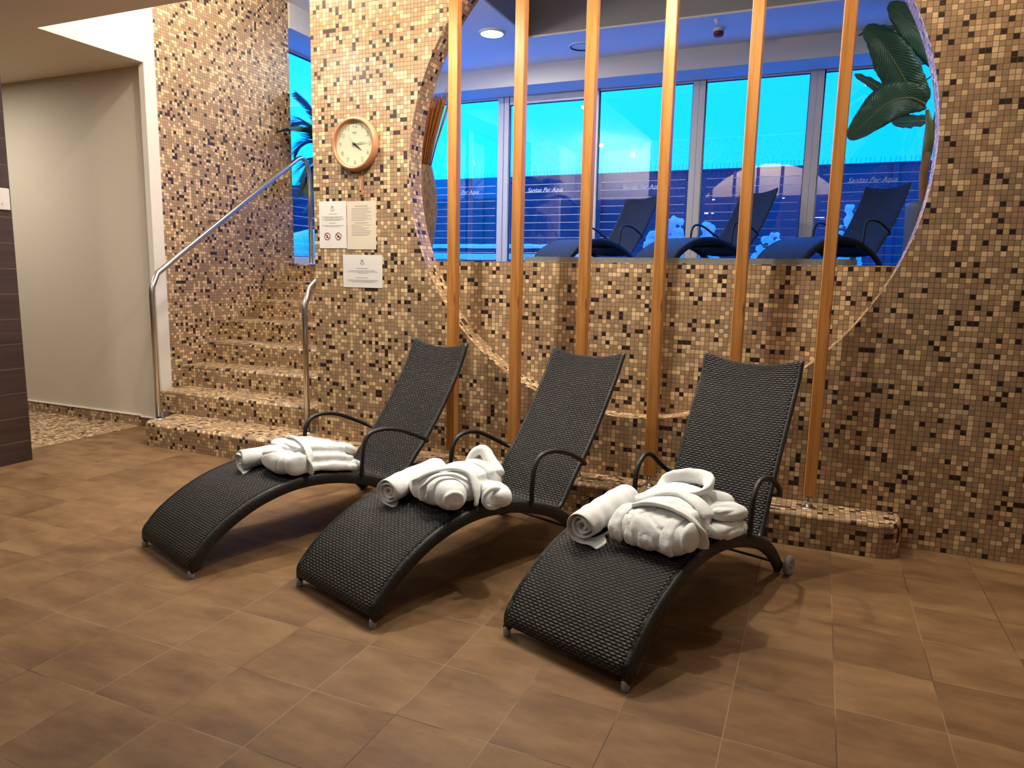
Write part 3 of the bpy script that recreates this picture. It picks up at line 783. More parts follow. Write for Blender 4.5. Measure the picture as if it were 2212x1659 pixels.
# robe on the right lounger : local x = to the right, y = towards the backrest, z up
def robeR():
    r = robe_root(LR, .11, .55, 'white bathrobe on the right lounger with its round collar standing up')
    sl = lambda v: Vector((v.x, v.y, v.z+(seatz(.55+v.y)-seatz(.55))))
    c = [superell((-.005, -.005, .058), (.145, .165, .058), 3.0, 36, 18, bend=sl),
         superell((.0, -.135, .058), (.162, .068, .060), 2.3, 32, 18, bend=sl),
         superell((.0, .03, .095), (.125, .12, .042), 2.6, 32, 18, bend=sl),
         superell((.03, .165, .055), (.125, .05, .05), 2.4, bend=sl), superell((-.005, .085, .128), (.096, .066, .036), 2.4, bend=sl), superell((.0, -.02, .10), (.13, .10, .036), 2.6, bend=sl)]
    cloth('folded_body', c, r, .0055, 3, .006, 12, 2.2, fold=.006)
    # gathered folds on the front roll
    g = []
    for k in range(9):
        x = -.135+.029*k+random.uniform(-.009, .009)
        g.append(tubecomp([sl(Vector((x+.008, -.075, .100))), sl(Vector((x, -.13, .112))), sl(Vector((x-.006, -.178, .088))), sl(Vector((x+.003, -.198, .05))), sl(Vector((x+.004, -.188, .02)))], .0150, 10, .6))
    cloth('front_folds', g, r, .005, 7, .006, 14, 5)
    e = [spiral_end((.150, -.135, .058), .043, 'x', 3, 1.7, .0085)]
    cloth('rolled_end', [superell((.140, -.135, .055), (.022, .058, .052), 2.2)]+e, r, .0045, 2, .0015, 20, 3)
    b = tubecomp([(-.11, -.105, .100), (-.04, -.10, .124), (.04, -.10, .128), (.11, -.105, .115), (.148, -.105, .085), (.156, -.095, .045), (.152, -.09, .006)], .031, 14, .33, up=(0, .35, 1))
    cloth('belt', [b], r, .0045, 2, .0012, 20, 1)
    lap = [tubecomp([(-.125, -.07, .112), (-.06, .0, .138), (.02, .02, .146), (.10, -.01, .135), (.155, -.03, .10)], .030, 12, .45),
           tubecomp([(-.115, -.02, .112), (-.095, .04, .135), (-.085, .08, .150)], .026, 12, .5)]
    cloth('lapel', lap, r, .005, 3, .002, 16, 8)
    # collar: a standing oval loop of doubled cloth
    loop = []
    for k in range(0, 26):
        a = 2*PI*k/25
        loop.append((-.005+.088*math.cos(a), .085+.062*math.sin(a), .158+.022*math.sin(a)+.010*math.cos(a)))
    cc = []
    vs = []; fs = []; n = len(loop); H = .036
    lp = [Vector(q) for q in loop[:-1]]; n = len(lp)
    for i, p in enumerate(lp):
        t = (lp[(i+1) % n]-lp[i-1]).normalized(); o_ = t.cross(Vector((0, 0, 1))).normalized()
        hh = H*(.80+.30*math.sin(2*PI*i/n)+.1*math.sin(6*PI*i/n))
        for k in range(10):
            q = 2*PI*k/10; vs.append(p+o_*math.cos(q)*.017+Vector((0, -.25, 1))*math.sin(q)*hh*.85+o_*.014*max(0, math.sin(q)))
    for i in range(n):
        for k in range(10): fs.append((i*10+k, i*10+(k+1) % 10, ((i+1) % n)*10+(k+1) % 10, ((i+1) % n)*10+k))
    cloth('collar', [(vs, fs)], r, .005, 4, .007, 12, 4)
    s_ = [superell((.155, .10, .098), (.055, .085, .034), 2.3, rot=Matrix.Rotation(-.35, 3, 'Z'), bend=sl),
          superell((.165, .075, .042), (.055, .10, .034), 2.3, rot=Matrix.Rotation(-.25, 3, 'Z'), bend=sl),
          superell((.10, .15, .12), (.06, .05, .035), 2.2, bend=sl)]
    cloth('sleeve', [s_[0]], r, .005, 2, .007, 12, 6, fold=.006)
    cloth('sleeve', [s_[1]], r, .005, 2, .007, 12, 9, fold=.006)
    cloth('sleeve_fold', [s_[2]], r, .005, 2, .004, 12, 11)
    return r
def robeM():
    r = robe_root(LM, .115, .585, 'white bathrobe rolled on the middle lounger with belt looped around it')
    sl = lambda v: Vector((v.x, v.y, v.z+(seatz(.585+v.y)-seatz(.585))))
    c = [superell((-.01, .0, .055), (.135, .145, .055), 2.7, 36, 18, bend=sl), superell((-.03, -.10, .058), (.13, .075, .058), 2.2, 32, 18, bend=sl),
         superell((.01, .03, .09), (.10, .11, .04), 2.4, bend=sl)]
    cloth('folded_body', c, r, .0055, 3, .004, 12, 3.1, fold=.004)
    cloth('rolled_end', [superell((.075, -.125, .054), (.085, .060, .054), 2.3, rot=Matrix.Rotation(-.5, 3, 'Z')), ]
          + [(([Matrix.Rotation(-.5, 3, 'Z') @ (Vector(v)-Vector((.075, -.125, 0)))+Vector((.075, -.125, 0)) for v in q[0]]), q[1]) for q in [spiral_end((.155, -.125, .055), .040, 'x', 6, 1.7, .0085)]], r, .0045, 2, .002, 18, 3)
    b = [tubecomp([(-.085, -.16, .02), (-.07, -.155, .085), (-.03, -.115, .118), (.03, -.06, .130), (.09, -.03, .115), (.135, -.04, .06), (.14, -.05, .005)], .024, 14, .36, up=(.2, .3, 1)),
         tubecomp([(-.015, -.19, .02), (.0, -.185, .08), (.03, -.15, .118), (.075, -.10, .122), (.115, -.07, .10)], .017, 12, .42, up=(.2, .3, 1))]
    cloth('belt', [b[0]], r, .0045, 2, .0012, 20, 1); cloth('belt_loop', [b[1]], r, .0045, 2, .0012, 20, 2)
    # collar peak
    k1 = tubecomp([(-.055, .095, .095), (-.035, .115, .145), (.0, .13, .165), (.035, .125, .140), (.085, .115, .115), (.125, .095, .095)], .026, 12, .75)
    k2 = tubecomp([(-.03, .06, .115), (.02, .07, .125), (.07, .075, .118), (.115, .07, .095)], .030, 12, .55)
    cloth('collar', [k1], r, .005, 2, .004, 14, 3); cloth('lapel', [k2, superell((.06, .085, .07), (.075, .05, .05), 2.2)], r, .005, 3, .003, 14, 6)
    sv = superell((.165, .03, .044), (.095, .052, .044), 2.3, rot=Matrix.Rotation(-.35, 3, 'Z'), bend=sl)
    cuff = []
    for k in range(15):
        a = 2*PI*k/14; cuff.append((.205+.012*math.cos(a), -.02+.042*math.cos(a), .045+.036*math.sin(a)))
    cloth('sleeve', [sv], r, .005, 2, .005, 14, 3, fold=.004)
    cloth('sleeve_cuff', [tubecomp(cuff, .010, 10, 1)], r, .004, 2, .002, 20, 4)
    return r
def robeL():
    r = robe_root(LL, .11, .66, 'white bathrobe folded flat in layers on the left lounger')
    sl = lambda v: Vector((v.x, v.y, v.z+(seatz(.66+v.y)-seatz(.66))))
    lay = [superell((.015, .045, .022), (.145, .185, .021), 4, 36, 12, bend=sl), superell((.0, .04, .056), (.135, .180, .020), 4, 36, 12, bend=sl),
           superell((-.02, .04, .088), (.125, .165, .019), 4, 36, 12, bend=sl)]
    cloth('folded_body', lay, r, .005, 2, .006, 11, 2.9, fold=.003)
    c2 = [superell((.02, -.125, .048), (.135, .072, .048), 2.4, 32, 16, bend=sl)]
    cloth('front_roll', c2, r, .005, 2, .006, 12, 7, fold=.008)
    sp = spiral_end((.150, -.125, .05), .036, 'x', 9, 1.3, .008)
    cloth('rolled_end', [superell((.14, -.125, .048), (.022, .058, .040), 2.4), sp], r, .0045, 2, .0015, 18, 5)
    b = tubecomp([(-.115, -.02, .104), (-.05, -.03, .116), (.04, -.045, .116), (.12, -.06, .10), (.158, -.07, .06), (.160, -.07, .004)], .022, 14, .32, up=(0, .3, 1))
    cloth('belt', [b], r, .0045, 2, .001, 20, 1)
    k = tubecomp([(-.10, -.05, .098), (-.04, -.085, .104), (.04, -.10, .105), (.10, -.09, .10)], .009, 10, .8)
    cloth('belt_end', [k], r, .0045, 1, .001, 20, 1)
    ends = [superell((.08, .20, .03), (.055, .05, .026), 2.6, bend=sl), superell((.05, .19, .092), (.055, .04, .022), 2.6, bend=sl)]
    cloth('sleeve', [ends[0]], r, .005, 2, .003, 14, 5); cloth('sleeve', [ends[1]], r, .005, 2, .003, 14, 8)
    return r
for r_, s_ in ((robeR(), (1.05, 1.05, 1.06)), (robeM(), (1.12, 1.10, 1.14)), (robeL(), (1.08, 1.06, 1.26))): r_.scale = s_

# ------------------------------------------------------------------ clock, thermometer, notices
ck = empty('wall_clock', (.353, 0, 2.130)); tag(ck, 'round wall clock with wooden rim and cream dial above the notices', 'clock')
MB().lathe([(.120, .0), (.168, .002), (.171, .02), (.166, .04), (.155, .052), (.146, .050), (.140, .036), (.139, .028)], (0, 0, 0), 64, 'y').build('rim', M['bezel'], ck)
MB().lathe([(.1395, .028), (.1395, .034), (.136, .034), (.134, .026)], (0, 0, 0), 64, 'y').build('inner_rim', M['bezelrim'], ck)
dl = MB().lathe([(.0, .026), (.139, .026)], (0, 0, 0), 64, 'y').build('dial', M['dial'], ck)
for h in range(1, 13):
    a = PI/2-h*PI/6; t = textmesh('numeral', str(h), .040, M['num'], dl); t.rotation_euler = (PI/2, 0, 0); t.location = (.112*math.cos(a), -.027, .112*math.sin(a))
def hand(ang, L, wd, mat, name, y, back=.018):
    a = math.radians(90-ang); d = Vector((math.cos(a), 0, math.sin(a))); n_ = Vector((-d.z, 0, d.x))
    mb = MB(); p = [d*-back+n_*wd*.7, d*-back-n_*wd*.7, d*L*.55-n_*wd, d*L, d*L*.55+n_*wd]
    f = [(q.x, y, q.z) for q in p]; b = [(q.x, y+.0012, q.z) for q in p]
    mb.face(f); mb.face(b[::-1])
    for i in range(5): mb.face([f[i], b[i], b[(i+1) % 5], f[(i+1) % 5]])
    mb.build(name, mat, ck)
hand(127, .070, .005, M['hand'], 'hour_hand', -.031); hand(86, .104, .0032, M['handg'], 'minute_hand', -.034, .02); hand(322, .068, .001, M['handg'], 'second_hand', -.037, .02)
MB().lathe([(.0, .040), (.008, .039), (.009, .026)], (0, 0, 0), 20, 'y').build('hand_cap', M['hand'], ck)
lg = MB()
for k, (x0, z0, x1, z1) in enumerate([(-.016, .0, -.013, .010), (-.012, .001, -.007, .008), (-.006, .0, -.001, .007), (.0, .001, .004, .011), (.006, .0, .010, .007), (.012, .0, .015, .010), (-.005, -.006, .005, -.003)]):
    lg.box((x0, -.0272, .066+z0), (x1, -.0265, .066+z1))
lg.build('maker_mark', M['ink'], dl)
th = empty('wall_thermometer', (.380, 0, 1.872)); tag(th, 'small wooden thermometer strip on the mosaic wall below the clock', 'thermometer')
bevel(MB().box((-.015, -.010, -.058), (.015, 0, .062)).build('wooden_strip', M['bezel'], th), .003)
MB().box((-.002, -.0125, -.025), (.002, -.010, .045)).build('glass_tube', M['dial'], th)
MB().lathe([(0, .013), (.005, .0125), (.006, .010)], (0, 0, -.032), 14, 'y').build('bulb', M['hand'], th)

def notice(name, c, w, h, mat, label, lines, logo=True, signs=False, tilt=0):
    r = empty(name, (c[0], 0, c[1])); r.rotation_euler = (0, tilt, 0); tag(r, label, 'notice', 'paper notices on the mosaic wall')
    MB().box((-w/2, -.003, -h/2), (w/2, 0, h/2)).build('sheet', mat, r)
    tx = MB(); zl = None
    for (z, x0, x1, t) in lines:
        if zl is not None and zl-z > .0125: tx.build('printed_text', M['ink'], r); tx = MB()
        zl = z
        # a line of tiny words
        x = x0
        rs = random.Random(int(z*1e4)+7)
        while x < x1:
            e = min(x+rs.uniform(.006, .020), x1); tx.box((x, -.0035, z-t/2), (e, -.003, z+t/2)); x = e+.0022
    tx.build('printed_text', M['ink'], r)
    if logo:
        g = MB(); z = h/2-.042
        g.tube([(-.010, -.0034, z), (-.006, -.0034, z+.012), (-.002, -.0034, z+.004)], .0009, 6)
        g.tube([(-.003, -.0034, z+.010), (.001, -.0034, z), (.004, -.0034, z+.013), (.008, -.0034, z+.002)], .0009, 6)
        g.tube([(-.017, -.0034, z-.014), (-.009, -.0034, z-.004), (0, -.0034, z-.001), (.009, -.0034, z-.004), (.017, -.0034, z-.014)], .0007, 6)
        g.box((-.016, -.0035, z-.017), (.016, -.003, z-.0155)); g.box((-.005, -.0035, z-.024), (.005, -.003, z-.0225))
        g.build('logo', M['inkd'], r)
    if signs:
        for x, kk in ((-.045, 0), (.044, 1)):
            s_ = empty('tmp', (0, 0, 0)); bpy.data.objects.remove(s_)
            g = MB(); n = 28
            for i in range(n):
                a, b = 2*PI*i/n, 2*PI*(i+1)/n; zc = -.075
                g.face([(x+.0195*math.cos(a), -.0036, zc+.0195*math.sin(a)), (x+.0195*math.cos(b), -.0036, zc+.0195*math.sin(b)), (x+.025*math.cos(b), -.0036, zc+.025*math.sin(b)), (x+.025*math.cos(a), -.0036, zc+.025*math.sin(a))])
            d = .7071*.02; q = .0022
            g.face([(x-d-q, -.0038, zc+d-q), (x-d+q, -.0038, zc+d+q), (x+d+q, -.0038, zc-d+q), (x+d-q, -.0038, zc-d-q)])
            g.build('prohibition_sign', M['red'], r)
            k = MB()
            if kk == 0: k.box((x-.008, -.0035, zc-.010), (x+.008, -.0031, zc-.001)); k.box((x-.004, -.0035, zc-.001), (x+.004, -.0031, zc+.010))
            else: k.tube([(x-.010, -.0033, zc+.008), (x+.002, -.0033, zc+.006), (x+.009, -.0033, zc-.006)], .003, 6); k.box((x-.009, -.0035, zc-.008), (x+.001, -.0031, zc-.001))
            k.build('pictogram', M['inkd'], r)
    return r
A = [(.070, -.03, .035, .004), (.052, -.088, .085, .0035), (.045, -.07, .07, .003), (.036, -.088, .088, .0035), (.030, -.06, .06, .003), (.012, -.03, .030, .004), (-.004, -.088, .088, .0035), (-.011, -.06, .06, .003)]
notice('wall_notice', (.152, 1.629), .217, .305, M['paper'], 'portrait white notice with two red prohibition signs, left of the pair below the clock', A, True, True)
Bl = [(.122, -.05, .05, .0045)]+[(.108-.0095*k, -.075, (.075, .055, .080, .078, .04, .082, .05, .08, .03, .03)[k % 10]-.0, .0025) for k in range(9)]+[(.016, -.05, .05, .0045)]+[(.003-.0095*k, -.075, (.075, .01, .06, .03, .08, .07, .07, .05)[k % 8], .0025) for k in range(8)]
notice('wall_notice', (.379, 1.624), .222, .308, M['paper2'], 'portrait cream notice full of small text, right of the pair below the clock', Bl, False)
Cl = [(.018, -.045, .045, .004), (.004, -.10, .10, .003), (-.004, -.12, .12, .003), (-.012, -.035, .045, .003), (-.042, -.05, .045, .0035), (-.057, -.12, .12, .003), (-.064, -.115, .12, .003), (-.071, -.08, .09, .003)]
notice('wall_notice', (.383, 1.329), .306, .212, M['paper'], 'landscape white notice with a logo, lowest of the three notices', Cl, True)
sg = empty('wall_sign', (XL, -1.02, 1.745)); tag(sg, 'white plastic sign on the dark brown tiled wall at the left edge', 'sign')
bevel(MB().box((0, -.20, -.069), (.012, .136, .069)).build('plate', M['sign'], sg), .004)
t = textmesh('lettering', 'K', .022, M['ink'], sg); t.rotation_euler = (PI/2, 0, PI/2); t.location = (.0125, .085, -.032)

# ------------------------------------------------------------------ ceiling fittings upstairs
lp = empty('ceiling_lamp', (-.25, 3.285, ZV)); tag(lp, 'round glowing ceiling lamp upstairs between the first two posts', 'lamp')
MB().lathe([(.145, 0), (.145, -.012), (.118, -.020)], (0, 0, 0), 40).build('rim', M['frame'], lp)
MB().lathe([(.118, -.015), (.08, -.024), (.0, -.027)], (0, 0, 0), 40).build('diffuser', M['lampglass'], lp)
rg = empty('ceiling_spotlight', (.507, 4.042, ZV)); tag(rg, 'unlit round recessed downlight upstairs beside the third post', 'lamp')
MB().lathe([(.152, 0), (.152, -.008), (.138, -.012), (.135, 0)], (0, 0, 0), 40).build('trim_ring', M['ceil2'], rg)
MB().lathe([(.136, -.002), (.136, -.0125), (.128, -.0125), (.128, -.002)], (0, 0, 0), 40).build('dark_gap', M['black2'], rg)
rd = empty('smoke_detector', (1.99, 3.974, ZV)); tag(rd, 'red and white fire detector on the upstairs ceiling', 'detector')
MB().lathe([(.058, 0), (.058, -.02), (.05, -.03)], (0, 0, 0), 28).build('base', M['frame'], rd)
MB().lathe([(.050, -.028), (.052, -.05), (.045, -.072), (.0, -.074)], (0, 0, 0), 28).build('red_cover', M['redp'], rd)
sp = empty('sprinkler', (2.006, 3.70, ZV)); tag(sp, 'small white sprinkler on the upstairs ceiling behind the detector', 'sprinkler')
MB().lathe([(.030, 0), (.030, -.008), (.012, -.012), (.012, -.035), (.020, -.037), (.020, -.041), (0, -.042)], (0, 0, 0), 20).build('head', M['ceil2'], sp)

# ------------------------------------------------------------------ vase with reeds
vs = empty('floor_vase', (.372, .75, ZU)); tag(vs, 'tall tapered stone vase upstairs at the left edge of the round opening', 'vase')
MB().lathe([(.0, 0), (.075, 0), (.082, .05), (.105, .18), (.128, .36), (.128, .46), (.115, .58), (.092, .69), (.086, .705), (.078, .70), (.072, .66)], (0, 0, 0), 40).build('body', M['vase'], vs)
rr = MB(); pp = MB(); rs = random.Random(3)
for k in range(230):
    a = rs.uniform(0, 2*PI); q = math.sqrt(rs.random()); b = Vector((.055*q*math.cos(a), .055*q*math.sin(a), .60))
    tip = Vector((.02+.165*q*math.cos(a)+.05, .12*q*math.sin(a), rs.uniform(1.10, 1.18)))
    mid = (b+tip)/2+Vector((-.012*math.cos(a), 0, 0)); rr.tube([b, mid, tip], rs.uniform(.0022, .0042), 5, True)
    if rs.random() < .55:
        for _ in range(3): pp.tube([tip, tip+Vector((rs.uniform(-.02, .025), rs.uniform(-.02, .02), rs.uniform(.025, .06)))], .001, 3, False)
reeds = empty('dried_reeds', (.372, .75, ZU)); tag(reeds, 'bundle of orange brown dried reeds standing in the stone vase', 'reeds')
tag(rr.build('stalks', M['reed'], reeds), kind='stuff'); tag(pp.build('plumes', M['plume'], reeds), kind='stuff')

# ------------------------------------------------------------------ banana plant
def leaf(parent, pts, width, up=(0, 0, 1), fold=.25, mat=None, wav=.012, seed=0, asym=1.0):
    mid = catmull(pts, 8); n = len(mid); m = 10; mb = MB(); rows = []; uvs = []; L = 0
    for i, p in enumerate(mid):
        t = (mid[min(i+1, n-1)]-mid[max(i-1, 0)]).normalized(); side = t.cross(Vector(up)).normalized(); nor = side.cross(t)
        f = i/(n-1); w = width*(math.sin(PI*min(1, f*.96+.04))**.55)*(1-.15*f) if f < .97 else width*.15
        w *= 1+.07*noise.noise(Vector((i*.6, seed, 0)))
        if i: L += (mid[i]-mid[i-1]).length
        row = []; uv = []
        for j in range(m+1):
            u = -1+2*j/m; ww = w*(asym if u > 0 else 1)
            d = side*u*ww+nor*(abs(u)*ww*fold-(abs(u)**3)*ww*fold*.9)+nor*wav*noise.noise(Vector((i*.55, u*2, seed)))*abs(u)*2
            row.append(p+d); uv.append((u, L))
        rows.append(row); uvs.append(uv)
    mb.grid(rows, uvs, True)
    o = mb.build('leaf', mat or M['leaf'], parent)
    sd = o.modifiers.new('solid', 'SOLIDIFY'); sd.thickness = .0025
    MB().tube(mid[:-2], .007, 6, rads=[.009*(1-i/len(mid))+.002 for i in range(len(mid)-2)]).build('midrib', M['stem'], o)
    return o
bt = empty('banana_plant', (3.99, 3.62, ZU)); tag(bt, 'large leaved banana plant upstairs at the right edge of the round opening', 'plant')
V = lambda x, y, z: (x-3.99, y-3.62, z-ZU)
MB().tube([V(3.99, 3.62, 1.9), V(3.945, 3.62, 2.10), V(3.93, 3.65, 2.29), V(3.945, 3.69, 2.50)], .04, 14, rads=[.042, .038, .036, .040]).build('trunk', M['trunk'], bt)
MB().tube([V(3.945, 3.69, 2.47), V(3.95, 3.70, 2.62), V(3.945, 3.72, 2.75), V(3.915, 3.73, 2.88)], .04, 14, rads=[.041, .046, .034, .016]).build('stalk', M['stem'], bt)
MB().tube([V(3.95, 3.70, 2.60), V(3.99, 3.72, 2.78), V(4.0, 3.75, 3.0), V(4.02, 3.8, 3.35)], .02, 10, rads=[.03, .022, .014, .010]).build('stalk', M['stem'], bt)
pv = lambda l: [V(*q) for q in l]
nrm = (.25, -.95, .15)
leaf(bt, pv([(3.895, 3.684, 2.918), (3.757, 3.634, 2.973), (3.584, 3.496, 2.916), (3.44, 3.354, 2.766), (3.276, 3.196, 2.569)]), .18, nrm, .2, seed=1)
leaf(bt, pv([(3.89, 3.747, 2.94), (3.754, 3.705, 3.078), (3.618, 3.624, 3.268), (3.486, 3.54, 3.434), (3.333, 3.438, 3.56)]), .20, nrm, .2, seed=2)
leaf(bt, pv([(4.02, 3.93, 3.30), (3.86, 3.80, 3.50), (3.66, 3.62, 3.64), (3.50, 3.45, 3.72)]), .17, nrm, .2, seed=3)
leaf(bt, pv([(3.92, 4.005, 3.50), (3.70, 3.943, 3.64), (3.50, 3.861, 3.67), (3.293, 3.651, 3.56)]), .06, (.1, -.6, .7), .2, seed=4)
leaf(bt, pv([(3.922, 3.917, 2.93), (3.651, 4.047, 3.082), (3.441, 4.094, 3.246), (3.296, 4.16, 3.352)]), .055, nrm, .2, seed=5)
leaf(bt, pv([(3.95, 3.80, 2.80), (3.80, 3.95, 2.83), (3.66, 4.05, 2.86)]), .075, nrm, .2, seed=6)
leaf(bt, pv([(3.98, 3.75, 2.95), (4.03, 3.72, 3.12), (4.07, 3.68, 3.30)]), .05, nrm, .2, seed=7)
MB().tube([V(3.80, 3.66, 3.06), V(3.90, 3.69, 3.15), V(4.05, 3.74, 3.24)], .008, 6).build('leaf_stem', M['stem'], bt)
pt = empty('plant_pot', (3.99, 3.60, ZU)); tag(pt, 'grey cylindrical pot holding the banana plant', 'pot')
MB().lathe([(0, 0), (.150, 0), (.162, .04), (.185, .60), (.186, .64), (.174, .645), (.168, .60)], (0, 0, 0), 40).build('body', M['pot'], pt)
MB().lathe([(.17, .58), (.08, .60), (0, .605)], (0, 0, 0), 24).build('soil', M['soil'], pt)

# ------------------------------------------------------------------ palm by the side window
def frond(parent, pts, L0, seed, droop=.25):
    mid = catmull(pts, 10); n = len(mid); mb = MB(); rs = random.Random(seed)
    mb.tube(mid, .006, 6, rads=[.008*(1-.8*i/n) for i in range(n)])
    for i in range(4, n):
        f = i/(n-1); t = (mid[min(i+1, n-1)]-mid[i-1]).normalized(); side = t.cross(Vector((0, 0, 1))).normalized()
        ln = L0*math.sin(PI*min(1, .12+.88*f))**.6+.03
        for sx in (-1, 1):
            for h in (0, .33, .66):
                d = (side*sx*.85+t*.75).normalized(); b = mid[i]+t*h*.02
                e = b+d*ln*rs.uniform(.85, 1.1)+Vector((0, 0, -droop*ln)); c = (b+e)/2+Vector((0, 0, .03*ln))
                w = t*.0065
                mb.face([b-w, b+w, c+w, c-w]); mb.face([c-w, c+w, e])
    return mb.build('frond', M['palm'], parent)
pa = empty('potted_palm', (-1.45, 2.40, ZU)); tag(pa, 'feathery green palm upstairs beside the top of the stairs', 'plant')
W = lambda x, y, z: (x+1.45, y-2.40, z-ZU)
MB().tube([W(-1.45, 2.40, 1.75), W(-1.44, 2.40, 2.1), W(-1.48, 2.20, 2.47)], .03, 12).build('trunk', M['trunk'], pa)
MB().lathe([(0, 0), (.14, 0), (.17, .34), (.155, .34), (.15, .31), (0, .31)], (0, 0, 0), 28).build('pot', M['pot'], pa)
for i, q in enumerate([[(-1.50, 2.15, 2.48), (-1.54, 2.08, 2.74), (-1.62, 2.0, 2.93), (-1.70, 1.92, 3.04)],
                       [(-1.50, 2.15, 2.48), (-1.60, 2.14, 2.68), (-1.72, 2.08, 2.80), (-1.84, 2.02, 2.80)],
                       [(-1.50, 2.15, 2.48), (-1.53, 1.98, 2.66), (-1.56, 1.80, 2.70), (-1.57, 1.62, 2.66)],
                       [(-1.50, 2.15, 2.48), (-1.58, 2.08, 2.60), (-1.68, 2.0, 2.60), (-1.76, 1.95, 2.52)],
                       [(-1.50, 2.15, 2.44), (-1.56, 2.05, 2.46), (-1.62, 1.94, 2.38), (-1.66, 1.88, 2.22)],
                       [(-1.50, 2.15, 2.44), (-1.52, 2.0, 2.42), (-1.54, 1.88, 2.28), (-1.56, 1.80, 2.10)],
                       [(-1.45, 2.38, 2.40), (-1.58, 2.30, 2.36), (-1.70, 2.20, 2.2), (-1.74, 2.12, 2.0)],
                       [(-1.45, 2.38, 2.44), (-1.30, 2.50, 2.75), (-1.1, 2.6, 2.9), (-.9, 2.7, 2.85)],
                       [(-1.45, 2.38, 2.44), (-1.25, 2.2, 2.65), (-1.05, 2.1, 2.7), (-.85, 2.0, 2.6)],
                       [(-1.45, 2.38, 2.44), (-1.45, 2.65, 2.75), (-1.5, 2.9, 2.85), (-1.55, 3.1, 2.8)]]):
    frond(pa, [W(*p) for p in q], .26, i)

# ------------------------------------------------------------------ outside things
fc = empty('fence', (0, 9.0, 1.3)); tag(fc, 'dark board fence behind the snowy terrace with bird spikes on top', 'fence')
b = MB()
for k in range(12):
    z = .0+k*.157; b.box((-14, 0, z), (9, .03, z+.157))
b.build('boards', M['fence'], fc)
sb_ = MB().box((-9.03, -6.5, 0), (-9.0, 0, 1.88)); sb_.build('side_boards', M['fence'], fc)
for x in (-8, -5.6, -3.15, -.75, 1.65, 4.05, 6.45): MB().box((x, -.06, 0), (x+.09, 0, 1.87)).build('post', M['fence'], fc)
skm = MB()
for k in range(260):
    x = -10+k*.07; skm.tube([(x, .015, 1.88), (x+random.uniform(-.02, .02), .015, 1.99)], .0028, 3, False)
tag(skm.build('bird_spikes', M['fence'], fc), kind='stuff')
MB().box((-14, -.02, 1.875), (9, .05, 1.90)).build('top_rail', M['fence'], fc)
def snowmound(name, blobs, label, cat, seed, voxel=.03, group=None):
    base = Vector(blobs[0][0]); base.z = 1.3
    root_c = []
    for c, r in blobs:
        root_c.append(superell(Vector(c)-base, r if isinstance(r, tuple) else (r, r, r), 2.1, 14, 10))
    o = cloth(name, root_c, None, voxel, 1, .03, 5, seed); o.data.materials.clear(); o.data.materials.append(M['snow']); o.location = base
    tag(o, label, cat, group); return o
# snow covered timber stack on the left
tb = empty('snowy_timber_stack', (-1.9, 6.2, 1.3)); tag(tb, 'stack of timber beams under thick snow outside the leftmost window', 'timber')
for k, (z, y, h) in enumerate([(0, -.35, .17), (.20, -.22, .15), (.38, -.08, .12)]):
    b = MB().box((-1.9, y, z), (2.1-.5*k*.6, y+.5, z+h*.45)); b.build('beam', M['fence'], tb)
    rows = []
    nx_ = 40; x0, x1 = -1.92, 2.12-.5*k*.6
    for i in range(nx_+1):
        x = x0+(x1-x0)*i/nx_; row = []
        for j in range(9):
            a = PI*j/8; row.append((x, y+.25-(.27+.012*noise.noise(Vector((x*4, k, 0))))*math.cos(a), z+h*.40+(h*.62)*math.sin(a)**.5+.012*noise.noise(Vector((x*5, j*.3, k)))))
        rows.append(row)
    g = MB(); g.grid(rows); g.face(rows[0]); g.face(rows[-1][::-1]); g.build('snow_cap', M['snow'], tb)
rs = random.Random(12)
snowmound('snow_bank', [((-3.4, 4.5, 1.45), (.7, 1.1, .46)), ((-3.6, 3.0, 1.4), (.8, .9, .40))], 'snow bank heaped outside the window at the top of the stairs', 'snow', 3, .05)
def shrub(cx, cy, zt, w, label, seed):
    rs = random.Random(seed); bl = [((cx, cy, 1.40), (w*.8, w*.5, .22))]
    for k in range(60):
        f = rs.random(); z = 1.45+(zt-1.45)*f; ww = w*(1-f*.75)
        bl.append(((cx+rs.uniform(-ww, ww), cy+rs.uniform(-ww, ww)*.6, z), rs.uniform(.022, .05)))
    bl.append(((cx, cy, (zt+1.4)/2), (.035, .035, (zt-1.4)/2)))
    return snowmound('snowy_shrub', bl, label, 'shrub', seed, .012, 'snow covered shrubs on the terrace')
shrub(1.22, 6.2, 2.19, .24, 'snow covered shrub outside between the first two upstairs loungers, pointed at left', 3)
shrub(1.68, 6.15, 2.08, .19, 'small snow covered shrub outside right of the white window mullion', 4)
shrub(2.50, 6.2, 1.93, .34, 'low broad snow covered shrub outside between the two right upstairs loungers', 5)
shrub(3.42, 6.2, 2.27, .19, 'tall snow covered shrub outside left of the rightmost upstairs lounger back', 6)
shrub(.90, 6.2, 1.96, .15, 'low snow covered shrub outside left of the fourth post', 8)

